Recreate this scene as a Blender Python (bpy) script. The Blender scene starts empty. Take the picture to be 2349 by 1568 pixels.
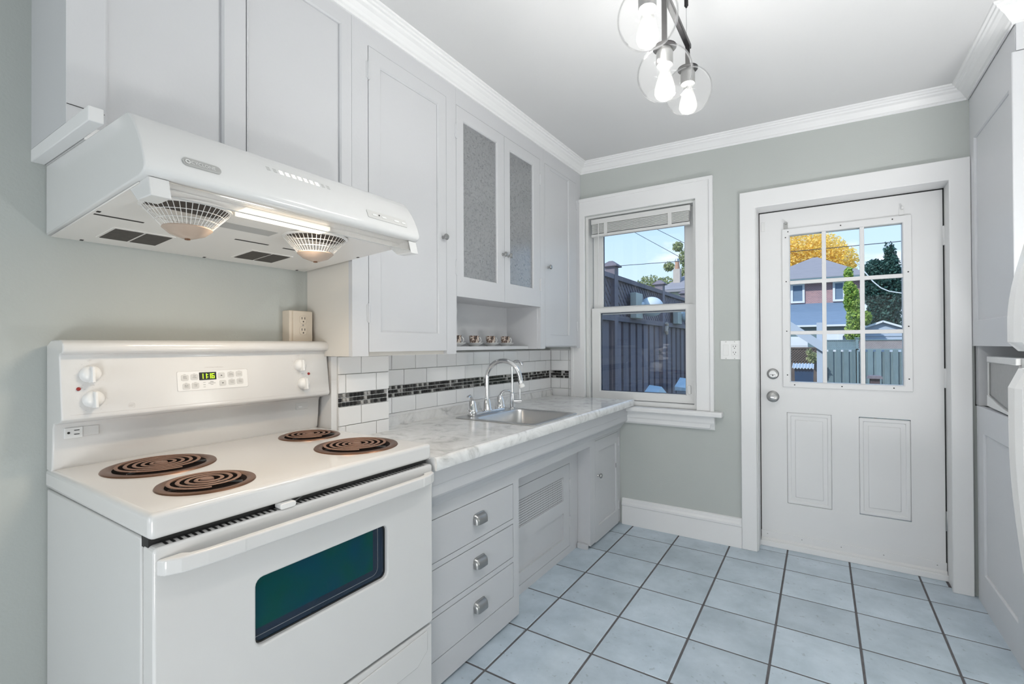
import bpy, bmesh, math, random
import numpy as np
from mathutils import Matrix, Vector
random.seed(7); rng = np.random.default_rng(7)
PI = math.pi
SC = bpy.context.scene
COL = SC.collection

# ------------------------------------------------------------------ camera
cam_d = bpy.data.cameras.new('camera'); cam = bpy.data.objects.new('camera', cam_d); COL.objects.link(cam)
cam_d.sensor_fit = 'HORIZONTAL'; cam_d.sensor_width = 36.0; cam_d.lens = 36.0 * 1092.13 / 2349.0
cam_d.clip_start = 0.02; cam_d.clip_end = 300
r_ = (0.83920239, 0.54380043, -0.00452204); u_ = (0.00732093, -0.00298242, 0.99996875); f_ = (-0.54376995, 0.83920927, 0.00648398)
cam.matrix_world = Matrix(((r_[0], u_[0], -f_[0], 0.0), (r_[1], u_[1], -f_[1], 0.0), (r_[2], u_[2], -f_[2], 1.22), (0, 0, 0, 1)))
SC.camera = cam

# ------------------------------------------------------------------ exposure, sky, sun, large lights
vs = SC.view_settings
vs.view_transform = 'Standard'; vs.look = 'None'; vs.gamma = 1.0; vs.use_curve_mapping = False; vs.exposure = 0.18
W = bpy.data.worlds.new('sky'); SC.world = W; W.use_nodes = True
def node(nt, kind, **kw):
    n = nt.nodes.new(kind)
    for k, v in kw.items():
        setattr(n, k, v)
    return n
nt = W.node_tree; nt.nodes.clear()
out = node(nt, 'ShaderNodeOutputWorld'); bg = node(nt, 'ShaderNodeBackground'); bg.inputs['Strength'].default_value = 1.15
tc = node(nt, 'ShaderNodeTexCoord'); sep = node(nt, 'ShaderNodeSeparateXYZ')
nt.links.new(tc.outputs['Generated'], sep.inputs[0])
rp = node(nt, 'ShaderNodeValToRGB')
rp.color_ramp.elements[0].position = 0.0; rp.color_ramp.elements[0].color = (0.72, 0.86, 0.98, 1)
rp.color_ramp.elements[1].position = 0.45; rp.color_ramp.elements[1].color = (0.30, 0.56, 0.93, 1)
nt.links.new(sep.outputs['Z'], rp.inputs[0])
mp = node(nt, 'ShaderNodeMapping'); mp.inputs['Scale'].default_value = (3.0, 3.0, 9.0); mp.inputs['Location'].default_value = (0.35, 0.1, 0.55)
nt.links.new(tc.outputs['Generated'], mp.inputs[0])
nz = node(nt, 'ShaderNodeTexNoise'); nz.inputs['Scale'].default_value = 1.3; nz.inputs['Detail'].default_value = 6; nz.inputs['Roughness'].default_value = 0.55
nt.links.new(mp.outputs[0], nz.inputs['Vector'])
cr = node(nt, 'ShaderNodeValToRGB'); cr.color_ramp.elements[0].position = 0.54; cr.color_ramp.elements[1].position = 0.68
nt.links.new(nz.outputs['Fac'], cr.inputs[0])
mx = node(nt, 'ShaderNodeMix', data_type='RGBA'); mx.inputs[7].default_value = (0.95, 0.96, 1.0, 1)
nt.links.new(cr.outputs[0], mx.inputs[0]); nt.links.new(rp.outputs[0], mx.inputs[6])
nt.links.new(mx.outputs[2], bg.inputs[0]); nt.links.new(bg.outputs[0], out.inputs[0])

def lamp(name, kind, loc, energy, color=(1, 1, 1), rot=(0, 0, 0), **kw):
    d = bpy.data.lights.new(name, kind); d.energy = energy; d.color = color
    for k, v in kw.items():
        setattr(d, k, v)
    o = bpy.data.objects.new(name, d); o.location = loc; o.rotation_euler = rot; COL.objects.link(o)
    return o
lamp('sun', 'SUN', (0, 0, 30), 3.6, (1.0, 0.93, 0.80), (math.radians(52), 0, math.radians(-28)), angle=0.01)
# added fill lamp, stands in for unseen daylight behind the camera
lamp('rear_fill', 'AREA', (-1.08, -2.50, 1.00), 15, (1.0, 0.985, 0.96), (math.radians(-90), 0, PI), shape='RECTANGLE', size=1.15, size_y=1.3)
# more unseen fill lamps, added to brighten the kitchen
# added disc fill aimed up, bounces off the ceiling
lamp('bounce_fill', 'AREA', (0.36, 0.80, 1.72), 8, (1.0, 0.99, 0.985), (math.radians(180), 0, 0), shape='DISK', size=0.3)
# added fill aimed up from the recess beyond the refrigerator
lamp('recess_fill', 'AREA', (0.74, 1.70, 0.45), 20, (1.0, 0.99, 0.985), (math.radians(180), 0, 0), shape='DISK', size=0.35, spread=math.radians(165))
# added low fill behind the camera for drawers, floor and backsplash
lamp('low_fill', 'AREA', (0.17, -0.75, 0.38), 12, (1.0, 0.99, 0.98), Vector((-1.40, 2.75, 0.55)).to_track_quat('-Z', 'Y').to_euler(), shape='RECTANGLE', size=0.6, size_y=0.5)
BULB_W = 6.5
HOOD_W = 2.2

# ------------------------------------------------------------------ materials
M = {}
def base_mat(name):
    m = bpy.data.materials.new(name); m.use_nodes = True
    nt = m.node_tree; b = nt.nodes['Principled BSDF']
    M[name] = m
    return m, nt, b
def c4(c): return (c[0], c[1], c[2], 1.0)
def pm(name, col, rough=0.5, metal=0.0, var=0.05, scale=6.0, bump=0.0, bscale=60.0, coat=0.0, spec=0.5, stretch=None, perobj=0.0):
    """painted / metal / plastic surface: soft noise variation of the colour and optional fine relief"""
    m, nt, b = base_mat(name)
    b.inputs['Roughness'].default_value = rough; b.inputs['Metallic'].default_value = metal
    b.inputs['Coat Weight'].default_value = coat; b.inputs['Specular IOR Level'].default_value = spec
    tc = node(nt, 'ShaderNodeTexCoord')
    src = tc.outputs['Object']
    if stretch:
        mp = node(nt, 'ShaderNodeMapping'); mp.inputs['Scale'].default_value = stretch
        nt.links.new(src, mp.inputs[0]); src = mp.outputs[0]
    nz = node(nt, 'ShaderNodeTexNoise'); nz.inputs['Scale'].default_value = scale; nz.inputs['Detail'].default_value = 4
    nt.links.new(src, nz.inputs['Vector'])
    mx = node(nt, 'ShaderNodeMix', data_type='RGBA')
    mx.inputs[6].default_value = c4([c * (1 - var) for c in col]); mx.inputs[7].default_value = c4([min(1, c * (1 + var)) for c in col])
    nt.links.new(nz.outputs['Fac'], mx.inputs[0])
    res = mx.outputs[2]
    if perobj:
        oi = node(nt, 'ShaderNodeObjectInfo'); mr = node(nt, 'ShaderNodeMapRange')
        mr.inputs[3].default_value = 1 - perobj; mr.inputs[4].default_value = 1 + perobj
        nt.links.new(oi.outputs['Random'], mr.inputs[0])
        vm = node(nt, 'ShaderNodeVectorMath', operation='SCALE')
        nt.links.new(res, vm.inputs[0]); nt.links.new(mr.outputs[0], vm.inputs['Scale']); res = vm.outputs[0]
    nt.links.new(res, b.inputs['Base Color'])
    if bump:
        n2 = node(nt, 'ShaderNodeTexNoise'); n2.inputs['Scale'].default_value = bscale; n2.inputs['Detail'].default_value = 3
        nt.links.new(src, n2.inputs['Vector'])
        bp = node(nt, 'ShaderNodeBump'); bp.inputs['Strength'].default_value = bump; bp.inputs['Distance'].default_value = 0.002
        nt.links.new(n2.outputs['Fac'], bp.inputs['Height']); nt.links.new(bp.outputs[0], b.inputs['Normal'])
    return m
pm('cabinet_paint', (0.575, 0.58, 0.595), 0.42, var=0.03, scale=3, bump=0.10, bscale=90)
pm('cabinet_paint_lit', (0.68, 0.69, 0.71), 0.42, var=0.03, scale=3, bump=0.10, bscale=90)  # brightened copy of the cabinet paint, makes up for weak light on the right
pm('cabinet_hood_lit', (0.66, 0.63, 0.58), 0.5, var=0.04, scale=4, bump=0.15, bscale=60)  # cabinet paint tinted cream, warm light of the hood put into the colour
pm('wall_paint', (0.475, 0.500, 0.480), 0.62, var=0.03, scale=3, bump=0.25, bscale=130)
pm('ceiling_paint', (0.63, 0.63, 0.63), 0.7, var=0.02, scale=2, bump=0.15, bscale=150)
pm('trim_white', (0.79, 0.79, 0.79), 0.38, var=0.02, scale=4, bump=0.08, bscale=60)
pm('door_white', (0.76, 0.76, 0.76), 0.40, var=0.02, scale=3, bump=0.05, bscale=80)
pm('vinyl_white', (0.74, 0.74, 0.73), 0.35, var=0.01)
pm('enamel', (0.69, 0.682, 0.67), 0.16, var=0.015, scale=3, coat=0.3)
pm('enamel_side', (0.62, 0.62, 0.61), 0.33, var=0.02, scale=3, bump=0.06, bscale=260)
pm('hood_white', (0.70, 0.70, 0.695), 0.20, var=0.015, scale=3, coat=0.25)
pm('hood_under', (0.74, 0.72, 0.69), 0.30, var=0.02, scale=6)
pm('plastic_white', (0.78, 0.78, 0.77), 0.28, var=0.01)
pm('plastic_grey', (0.40, 0.40, 0.39), 0.45, var=0.02)
pm('key_grey', (0.60, 0.595, 0.58), 0.5, var=0.01)
pm('print_grey', (0.33, 0.33, 0.33), 0.6, var=0.01)
pm('print_faint', (0.62, 0.60, 0.59), 0.6, var=0.01)
pm('cream_plastic', (0.66, 0.585, 0.49), 0.42, var=0.05, scale=14)
pm('black', (0.012, 0.012, 0.012), 0.5, var=0.1)
pm('dark_slot', (0.02, 0.018, 0.016), 0.8, var=0.2, scale=40)
pm('filter_mesh', (0.055, 0.048, 0.042), 0.6, var=0.5, scale=90)
pm('drip_pan', (0.19, 0.095, 0.055), 0.30, metal=0.75, var=0.25, scale=9)
pm('pan_dark', (0.010, 0.006, 0.005), 0.9, var=0.4, scale=20, spec=0.1)
pm('coil', (0.235, 0.135, 0.095), 0.55, var=0.18, scale=25)
pm('grease_cup', (0.47, 0.37, 0.30), 0.25, var=0.12, scale=20)
pm('clear_wire', (0.72, 0.71, 0.69), 0.25, metal=0.0, var=0.05)
pm('chrome', (0.80, 0.80, 0.81), 0.10, metal=1.0, var=0.02)
pm('nickel', (0.40, 0.40, 0.395), 0.34, metal=1.0, var=0.06, scale=30)
pm('steel', (0.60, 0.60, 0.60), 0.33, metal=1.0, var=0.06, scale=20, stretch=(30, 1, 1))
pm('dark_nickel', (0.33, 0.33, 0.33), 0.35, metal=0.9, var=0.08, scale=30)
pm('black_metal', (0.022, 0.021, 0.022), 0.35, metal=0.5, var=0.1)
pm('red_lens', (0.30, 0.015, 0.012), 0.2, var=0.1)
pm('backsplash_tile', (0.86, 0.86, 0.86), 0.10, var=0.015, scale=8, coat=0.2, perobj=0.02)
pm('grout_white', (0.66, 0.66, 0.65), 0.8, var=0.04, scale=30)
pm('grout_dark', (0.12, 0.115, 0.12), 0.9, var=0.35, scale=25)
pm('fridge_white', (0.76, 0.76, 0.76), 0.25, var=0.01, bump=0.05, bscale=300, coat=0.2)
pm('microwave_window', (0.30, 0.30, 0.30), 0.25, var=0.08, scale=60)
pm('niche_dark', (0.30, 0.31, 0.33), 0.6, var=0.05)
pm('porcelain', (0.80, 0.80, 0.79), 0.12, var=0.01, coat=0.3)
pm('blind_white', (0.68, 0.68, 0.67), 0.4, var=0.03, scale=10)
pm('blind_slat', (0.70, 0.70, 0.69), 0.45, var=0.06, scale=10)
pm('glass_edge', (0.005, 0.02, 0.06), 0.3, var=0.1)
pm('frosted_band', (0.66, 0.66, 0.67), 0.5, var=0.02)
# outdoors
pm('fence_dark', (0.155, 0.142, 0.180), 0.7, var=0.22, scale=5, bump=0.4, bscale=40, stretch=(6, 6, 0.6), perobj=0.16)
pm('fence_blue', (0.125, 0.195, 0.235), 0.8, var=0.25, scale=7, bump=0.3, bscale=30, stretch=(5, 5, 0.7), perobj=0.20)
pm('fence_brown', (0.10, 0.080, 0.075), 0.85, var=0.3, scale=8)
pm('lattice_grey', (0.27, 0.25, 0.27), 0.85, var=0.2, scale=8)
pm('dome_white', (0.58, 0.66, 0.74), 0.3, var=0.04)
pm('box_blue', (0.52, 0.70, 0.85), 0.45, var=0.04)
pm('bracket_grey', (0.40, 0.44, 0.42), 0.6, var=0.08)
pm('rope', (0.50, 0.42, 0.36), 0.8, var=0.2, scale=40)
pm('siding_white', (0.60, 0.66, 0.74), 0.55, var=0.04)
pm('siding_blue', (0.36, 0.45, 0.60), 0.55, var=0.04)
pm('post_paint', (0.36, 0.43, 0.54), 0.55, var=0.05)
pm('bin_blue', (0.010, 0.040, 0.105), 0.4, var=0.2, scale=8)
pm('bin_lid', (0.40, 0.47, 0.56), 0.5, var=0.25, scale=30)
pm('bird_wood', (0.055, 0.035, 0.045), 0.7, var=0.2)
pm('roof_grey', (0.24, 0.24, 0.28), 0.85, var=0.18, scale=5, stretch=(0.6, 0.6, 10))
pm('roof_blue', (0.13, 0.20, 0.31), 0.8, var=0.22, scale=5, stretch=(0.5, 1, 10))
pm('stucco', (0.50, 0.54, 0.52), 0.8, var=0.05)
pm('fascia', (0.11, 0.18, 0.22), 0.6, var=0.1)
pm('chimney_brick', (0.45, 0.27, 0.20), 0.85, var=0.2, scale=12)
pm('chimney_grey', (0.42, 0.38, 0.36), 0.85, var=0.12, scale=10)
pm('lawn_green', (0.06, 0.10, 0.03), 0.9, var=0.4, scale=6)
pm('bark', (0.10, 0.07, 0.05), 0.9, var=0.3, scale=12)
pm('wire_dark', (0.03, 0.04, 0.05), 0.6, var=0.05)
pm('wire_pale', (0.55, 0.62, 0.68), 0.5, var=0.05)

def foliage(name, a, b, trans=0.35):
    m, nt, bs = base_mat(name)
    gi = node(nt, 'ShaderNodeNewGeometry'); mx = node(nt, 'ShaderNodeMix', data_type='RGBA')
    mx.inputs[6].default_value = c4(a); mx.inputs[7].default_value = c4(b)
    nt.links.new(gi.outputs['Random Per Island'], mx.inputs[0])
    nt.links.new(mx.outputs[2], bs.inputs['Base Color']); bs.inputs['Roughness'].default_value = 0.6
    tr = node(nt, 'ShaderNodeBsdfTranslucent'); ms = node(nt, 'ShaderNodeMixShader'); ms.inputs[0].default_value = trans
    nt.links.new(mx.outputs[2], tr.inputs[0]); o = nt.nodes['Material Output']
    nt.links.new(bs.outputs[0], ms.inputs[1]); nt.links.new(tr.outputs[0], ms.inputs[2]); nt.links.new(ms.outputs[0], o.inputs[0])
foliage('leaf_yellow', (0.92, 0.64, 0.08), (1.0, 0.88, 0.42), 0.5)
foliage('leaf_green', (0.10, 0.26, 0.05), (0.48, 0.62, 0.14), 0.4)
foliage('leaf_olive', (0.16, 0.22, 0.10), (0.52, 0.55, 0.30), 0.4)
foliage('leaf_dark', (0.012, 0.05, 0.045), (0.05, 0.14, 0.12), 0.2)

def glass_mat(name, tint=(1, 1, 1), gloss=0.06, rough=0.0, bump=0.0, bscale=30, haze=0.0, haze_col=(0.7, 0.7, 0.7), facing=0.35):
    """clear pane: transparent body with a fresnel-weighted reflection (and an optional hazy part)"""
    m, nt, b = base_mat(name); nt.nodes.remove(b); o = nt.nodes['Material Output']
    t = node(nt, 'ShaderNodeBsdfTransparent'); t.inputs[0].default_value = c4(tint)
    g = node(nt, 'ShaderNodeBsdfGlossy'); g.inputs['Roughness'].default_value = rough; g.inputs[0].default_value = (0.9, 0.9, 0.9, 1)
    lw = node(nt, 'ShaderNodeLayerWeight'); lw.inputs[0].default_value = facing
    ma = node(nt, 'ShaderNodeMath', operation='MULTIPLY_ADD'); ma.inputs[1].default_value = 0.55; ma.inputs[2].default_value = gloss
    nt.links.new(lw.outputs['Fresnel'], ma.inputs[0])
    body = t.outputs[0]
    if haze:
        d = node(nt, 'ShaderNodeBsdfDiffuse'); d.inputs[0].default_value = c4(haze_col)
        h = node(nt, 'ShaderNodeMixShader'); h.inputs[0].default_value = haze
        if bump:
            tc = node(nt, 'ShaderNodeTexCoord')
            n0 = node(nt, 'ShaderNodeTexNoise'); n0.inputs['Scale'].default_value = 9; n0.inputs['Detail'].default_value = 5
            w = node(nt, 'ShaderNodeTexVoronoi', feature='DISTANCE_TO_EDGE'); w.inputs['Scale'].default_value = bscale
            vm = node(nt, 'ShaderNodeMix', data_type='RGBA'); vm.inputs[0].default_value = 0.25
            nt.links.new(tc.outputs['Object'], n0.inputs['Vector'])
            nt.links.new(tc.outputs['Object'], vm.inputs[6]); nt.links.new(n0.outputs['Color'], vm.inputs[7])
            nt.links.new(vm.outputs[2], w.inputs['Vector'])
            rr = node(nt, 'ShaderNodeValToRGB'); rr.color_ramp.elements[0].position = 0.0; rr.color_ramp.elements[1].position = 0.035
            rr.color_ramp.elements[0].color = c4([c * 0.35 for c in haze_col]); rr.color_ramp.elements[1].color = c4(haze_col)
            nt.links.new(w.outputs['Distance'], rr.inputs[0]); nt.links.new(rr.outputs[0], d.inputs[0])
            bp = node(nt, 'ShaderNodeBump'); bp.inputs['Strength'].default_value = bump; bp.inputs['Distance'].default_value = 0.002
            nt.links.new(n0.outputs['Fac'], bp.inputs['Height']); nt.links.new(bp.outputs[0], g.inputs['Normal'])
        nt.links.new(t.outputs[0], h.inputs[1]); nt.links.new(d.outputs[0], h.inputs[2]); body = h.outputs[0]
    ms = node(nt, 'ShaderNodeMixShader'); nt.links.new(ma.outputs[0], ms.inputs[0])
    nt.links.new(body, ms.inputs[1]); nt.links.new(g.outputs[0], ms.inputs[2]); nt.links.new(ms.outputs[0], o.inputs[0])
    return m
glass_mat('window_glass', (0.97, 0.985, 1.0), 0.02, facing=0.25)
glass_mat('door_glass', (0.97, 0.985, 1.0), 0.01, rough=0.02, facing=0.2)
glass_mat('globe_glass', (0.995, 0.995, 0.995), 0.004, facing=0.05, haze=0.004, haze_col=(0.9, 0.9, 0.9))
glass_mat('bulb_glass', (0.99, 0.99, 0.98), 0.03, haze=0.012, haze_col=(0.9, 0.9, 0.88), facing=0.3)
glass_mat('visor_plastic', (0.93, 0.92, 0.90), 0.06, rough=0.05, haze=0.15, haze_col=(0.80, 0.78, 0.75))
glass_mat('obscure_glass', (0.80, 0.82, 0.84), 0.05, rough=0.22, bump=0.6, bscale=38, haze=0.42, haze_col=(0.50, 0.51, 0.52))

def emit(name, col, strength):
    m, nt, b = base_mat(name); b.inputs['Base Color'].default_value = c4(col)
    b.inputs['Emission Color'].default_value = c4(col); b.inputs['Emission Strength'].default_value = strength
emit('filament', (1.0, 0.97, 0.92), 30)
emit('hood_glow', (1.0, 0.86, 0.66), 2.6)
emit('led_green', (0.50, 1.0, 0.02), 0.9)
emit('led_dim', (0.16, 0.15, 0.13), 0.0)

def marble():
    m, nt, b = base_mat('marble_laminate'); b.inputs['Roughness'].default_value = 0.14
    tc = node(nt, 'ShaderNodeTexCoord')
    n1 = node(nt, 'ShaderNodeTexNoise'); n1.inputs['Scale'].default_value = 9; n1.inputs['Detail'].default_value = 9; n1.inputs['Roughness'].default_value = 0.68; n1.inputs['Distortion'].default_value = 1.4
    nt.links.new(tc.outputs['Object'], n1.inputs['Vector'])
    r = node(nt, 'ShaderNodeValToRGB'); e = r.color_ramp.elements
    e[0].position = 0.30; e[0].color = (0.44, 0.44, 0.43, 1); e[1].position = 0.60; e[1].color = (0.80, 0.80, 0.79, 1)
    x = e.new(0.46); x.color = (0.71, 0.71, 0.70, 1)
    nt.links.new(n1.outputs['Fac'], r.inputs[0]); nt.links.new(r.outputs[0], b.inputs['Base Color'])
marble()
def floor_tile_mat():
    m, nt, b = base_mat('floor_tile'); b.inputs['Roughness'].default_value = 0.38
    tc = node(nt, 'ShaderNodeTexCoord'); oi = node(nt, 'ShaderNodeObjectInfo')
    ad = node(nt, 'ShaderNodeVectorMath', operation='ADD'); sc = node(nt, 'ShaderNodeVectorMath', operation='SCALE'); sc.inputs['Scale'].default_value = 37.0
    cb = node(nt, 'ShaderNodeCombineXYZ')
    for i in range(3):
        nt.links.new(oi.outputs['Random'], cb.inputs[i])
    nt.links.new(cb.outputs[0], sc.inputs[0]); nt.links.new(tc.outputs['Object'], ad.inputs[0]); nt.links.new(sc.outputs[0], ad.inputs[1])
    n1 = node(nt, 'ShaderNodeTexNoise'); n1.inputs['Scale'].default_value = 6; n1.inputs['Detail'].default_value = 6; n1.inputs['Roughness'].default_value = 0.62
    nt.links.new(ad.outputs[0], n1.inputs['Vector'])
    r = node(nt, 'ShaderNodeValToRGB'); e = r.color_ramp.elements
    e[0].position = 0.32; e[0].color = (0.41, 0.49, 0.55, 1); e[1].position = 0.68; e[1].color = (0.57, 0.655, 0.73, 1)
    nt.links.new(n1.outputs['Fac'], r.inputs[0])
    n2 = node(nt, 'ShaderNodeTexNoise'); n2.inputs['Scale'].default_value = 45; n2.inputs['Detail'].default_value = 2
    nt.links.new(ad.outputs[0], n2.inputs['Vector'])
    r2 = node(nt, 'ShaderNodeValToRGB'); r2.color_ramp.elements[0].position = 0.27; r2.color_ramp.elements[1].position = 0.33
    r2.color_ramp.elements[0].color = (0.78, 0.78, 0.78, 1)
    nt.links.new(n2.outputs['Fac'], r2.inputs[0])
    mm = node(nt, 'ShaderNodeMix', data_type='RGBA', blend_type='MULTIPLY'); mm.inputs[0].default_value = 1
    nt.links.new(r.outputs[0], mm.inputs[6]); nt.links.new(r2.outputs[0], mm.inputs[7])
    mr = node(nt, 'ShaderNodeMapRange'); mr.inputs[3].default_value = 0.92; mr.inputs[4].default_value = 1.08
    nt.links.new(oi.outputs['Random'], mr.inputs[0])
    vm = node(nt, 'ShaderNodeVectorMath', operation='SCALE'); nt.links.new(mm.outputs[2], vm.inputs[0]); nt.links.new(mr.outputs[0], vm.inputs['Scale'])
    nt.links.new(vm.outputs[0], b.inputs['Base Color'])
    bp = node(nt, 'ShaderNodeBump'); bp.inputs['Strength'].default_value = 0.25; bp.inputs['Distance'].default_value = 0.003
    nt.links.new(n1.outputs['Fac'], bp.inputs['Height']); nt.links.new(bp.outputs[0], b.inputs['Normal'])
floor_tile_mat()
def mosaic_mat(name, island):
    m, nt, b = base_mat(name); b.inputs['Roughness'].default_value = 0.12
    rnd = node(nt, 'ShaderNodeNewGeometry').outputs['Random Per Island'] if island else node(nt, 'ShaderNodeObjectInfo').outputs['Random']
    r = node(nt, 'ShaderNodeValToRGB'); r.color_ramp.interpolation = 'CONSTANT'; e = r.color_ramp.elements
    e[0].position = 0; e[0].color = (0.012, 0.011, 0.011, 1); e[1].position = 0.34; e[1].color = (0.035, 0.033, 0.03, 1)
    for p, v in ((0.55, 0.075), (0.72, 0.13), (0.82, 0.40)):
        x = e.new(p); x.color = (v, v * 0.98, v * 0.95, 1)
    nt.links.new(rnd, r.inputs[0])
    tc = node(nt, 'ShaderNodeTexCoord'); n1 = node(nt, 'ShaderNodeTexNoise'); n1.inputs['Scale'].default_value = 160; n1.inputs['Detail'].default_value = 3
    nt.links.new(tc.outputs['Object'], n1.inputs['Vector'])
    mm = node(nt, 'ShaderNodeMix', data_type='RGBA', blend_type='OVERLAY'); mm.inputs[0].default_value = 0.8
    nt.links.new(r.outputs[0], mm.inputs[6]); nt.links.new(n1.outputs['Fac'], mm.inputs[7]); nt.links.new(mm.outputs[2], b.inputs['Base Color'])
mosaic_mat('mosaic', False); mosaic_mat('mosaic_far', True)
def brick_mat():
    m, nt, b = base_mat('house_brick'); b.inputs['Roughness'].default_value = 0.85
    tc = node(nt, 'ShaderNodeTexCoord'); sp = node(nt, 'ShaderNodeSeparateXYZ'); cb = node(nt, 'ShaderNodeCombineXYZ')
    nt.links.new(tc.outputs['Object'], sp.inputs[0]); nt.links.new(sp.outputs['X'], cb.inputs[0]); nt.links.new(sp.outputs['Z'], cb.inputs[1])
    t = node(nt, 'ShaderNodeTexBrick'); t.inputs['Scale'].default_value = 5.0
    t.inputs['Color1'].default_value = (0.36, 0.21, 0.23, 1); t.inputs['Color2'].default_value = (0.28, 0.17, 0.20, 1); t.inputs['Mortar'].default_value = (0.42, 0.38, 0.42, 1)
    nt.links.new(cb.outputs[0], t.inputs['Vector']); nt.links.new(t.outputs['Color'], b.inputs['Base Color'])
brick_mat()
def cup_mat():
    m, nt, b = base_mat('cup_pattern'); b.inputs['Roughness'].default_value = 0.15
    tc = node(nt, 'ShaderNodeTexCoord'); n1 = node(nt, 'ShaderNodeTexNoise'); n1.inputs['Scale'].default_value = 38; n1.inputs['Detail'].default_value = 1.5; n1.inputs['Distortion'].default_value = 2.2
    nt.links.new(tc.outputs['Object'], n1.inputs['Vector'])
    r = node(nt, 'ShaderNodeValToRGB'); e = r.color_ramp.elements
    e[0].position = 0.36; e[0].color = (0.03, 0.016, 0.012, 1); e[1].position = 0.52; e[1].color = (0.62, 0.52, 0.44, 1)
    x = e.new(0.44); x.color = (0.20, 0.12, 0.09, 1); x = e.new(0.66); x.color = (0.72, 0.66, 0.60, 1)
    nt.links.new(n1.outputs['Fac'], r.inputs[0]); nt.links.new(r.outputs[0], b.inputs['Base Color'])
cup_mat()
def oven_glass():
    m, nt, b = base_mat('oven_glass'); b.inputs['Roughness'].default_value = 0.10
    b.inputs['Specular IOR Level'].default_value = 0.6
    tc = node(nt, 'ShaderNodeTexCoord'); n1 = node(nt, 'ShaderNodeTexNoise'); n1.inputs['Scale'].default_value = 5; n1.inputs['Detail'].default_value = 2
    nt.links.new(tc.outputs['Object'], n1.inputs['Vector'])
    r = node(nt, 'ShaderNodeValToRGB'); e = r.color_ramp.elements
    e[0].position = 0.36; e[0].color = (0.0, 0.040, 0.030, 1); e[1].position = 0.64; e[1].color = (0.005, 0.018, 0.075, 1)  # green-to-blue coating reflection mixed into the glass colour
    x = e.new(0.5); x.color = (0.0, 0.03, 0.055, 1)
    nt.links.new(n1.outputs['Fac'], r.inputs[0]); nt.links.new(r.outputs[0], b.inputs['Base Color'])
    b.inputs['Specular Tint'].default_value = (0.25, 0.8, 0.9, 1)
oven_glass()

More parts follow.
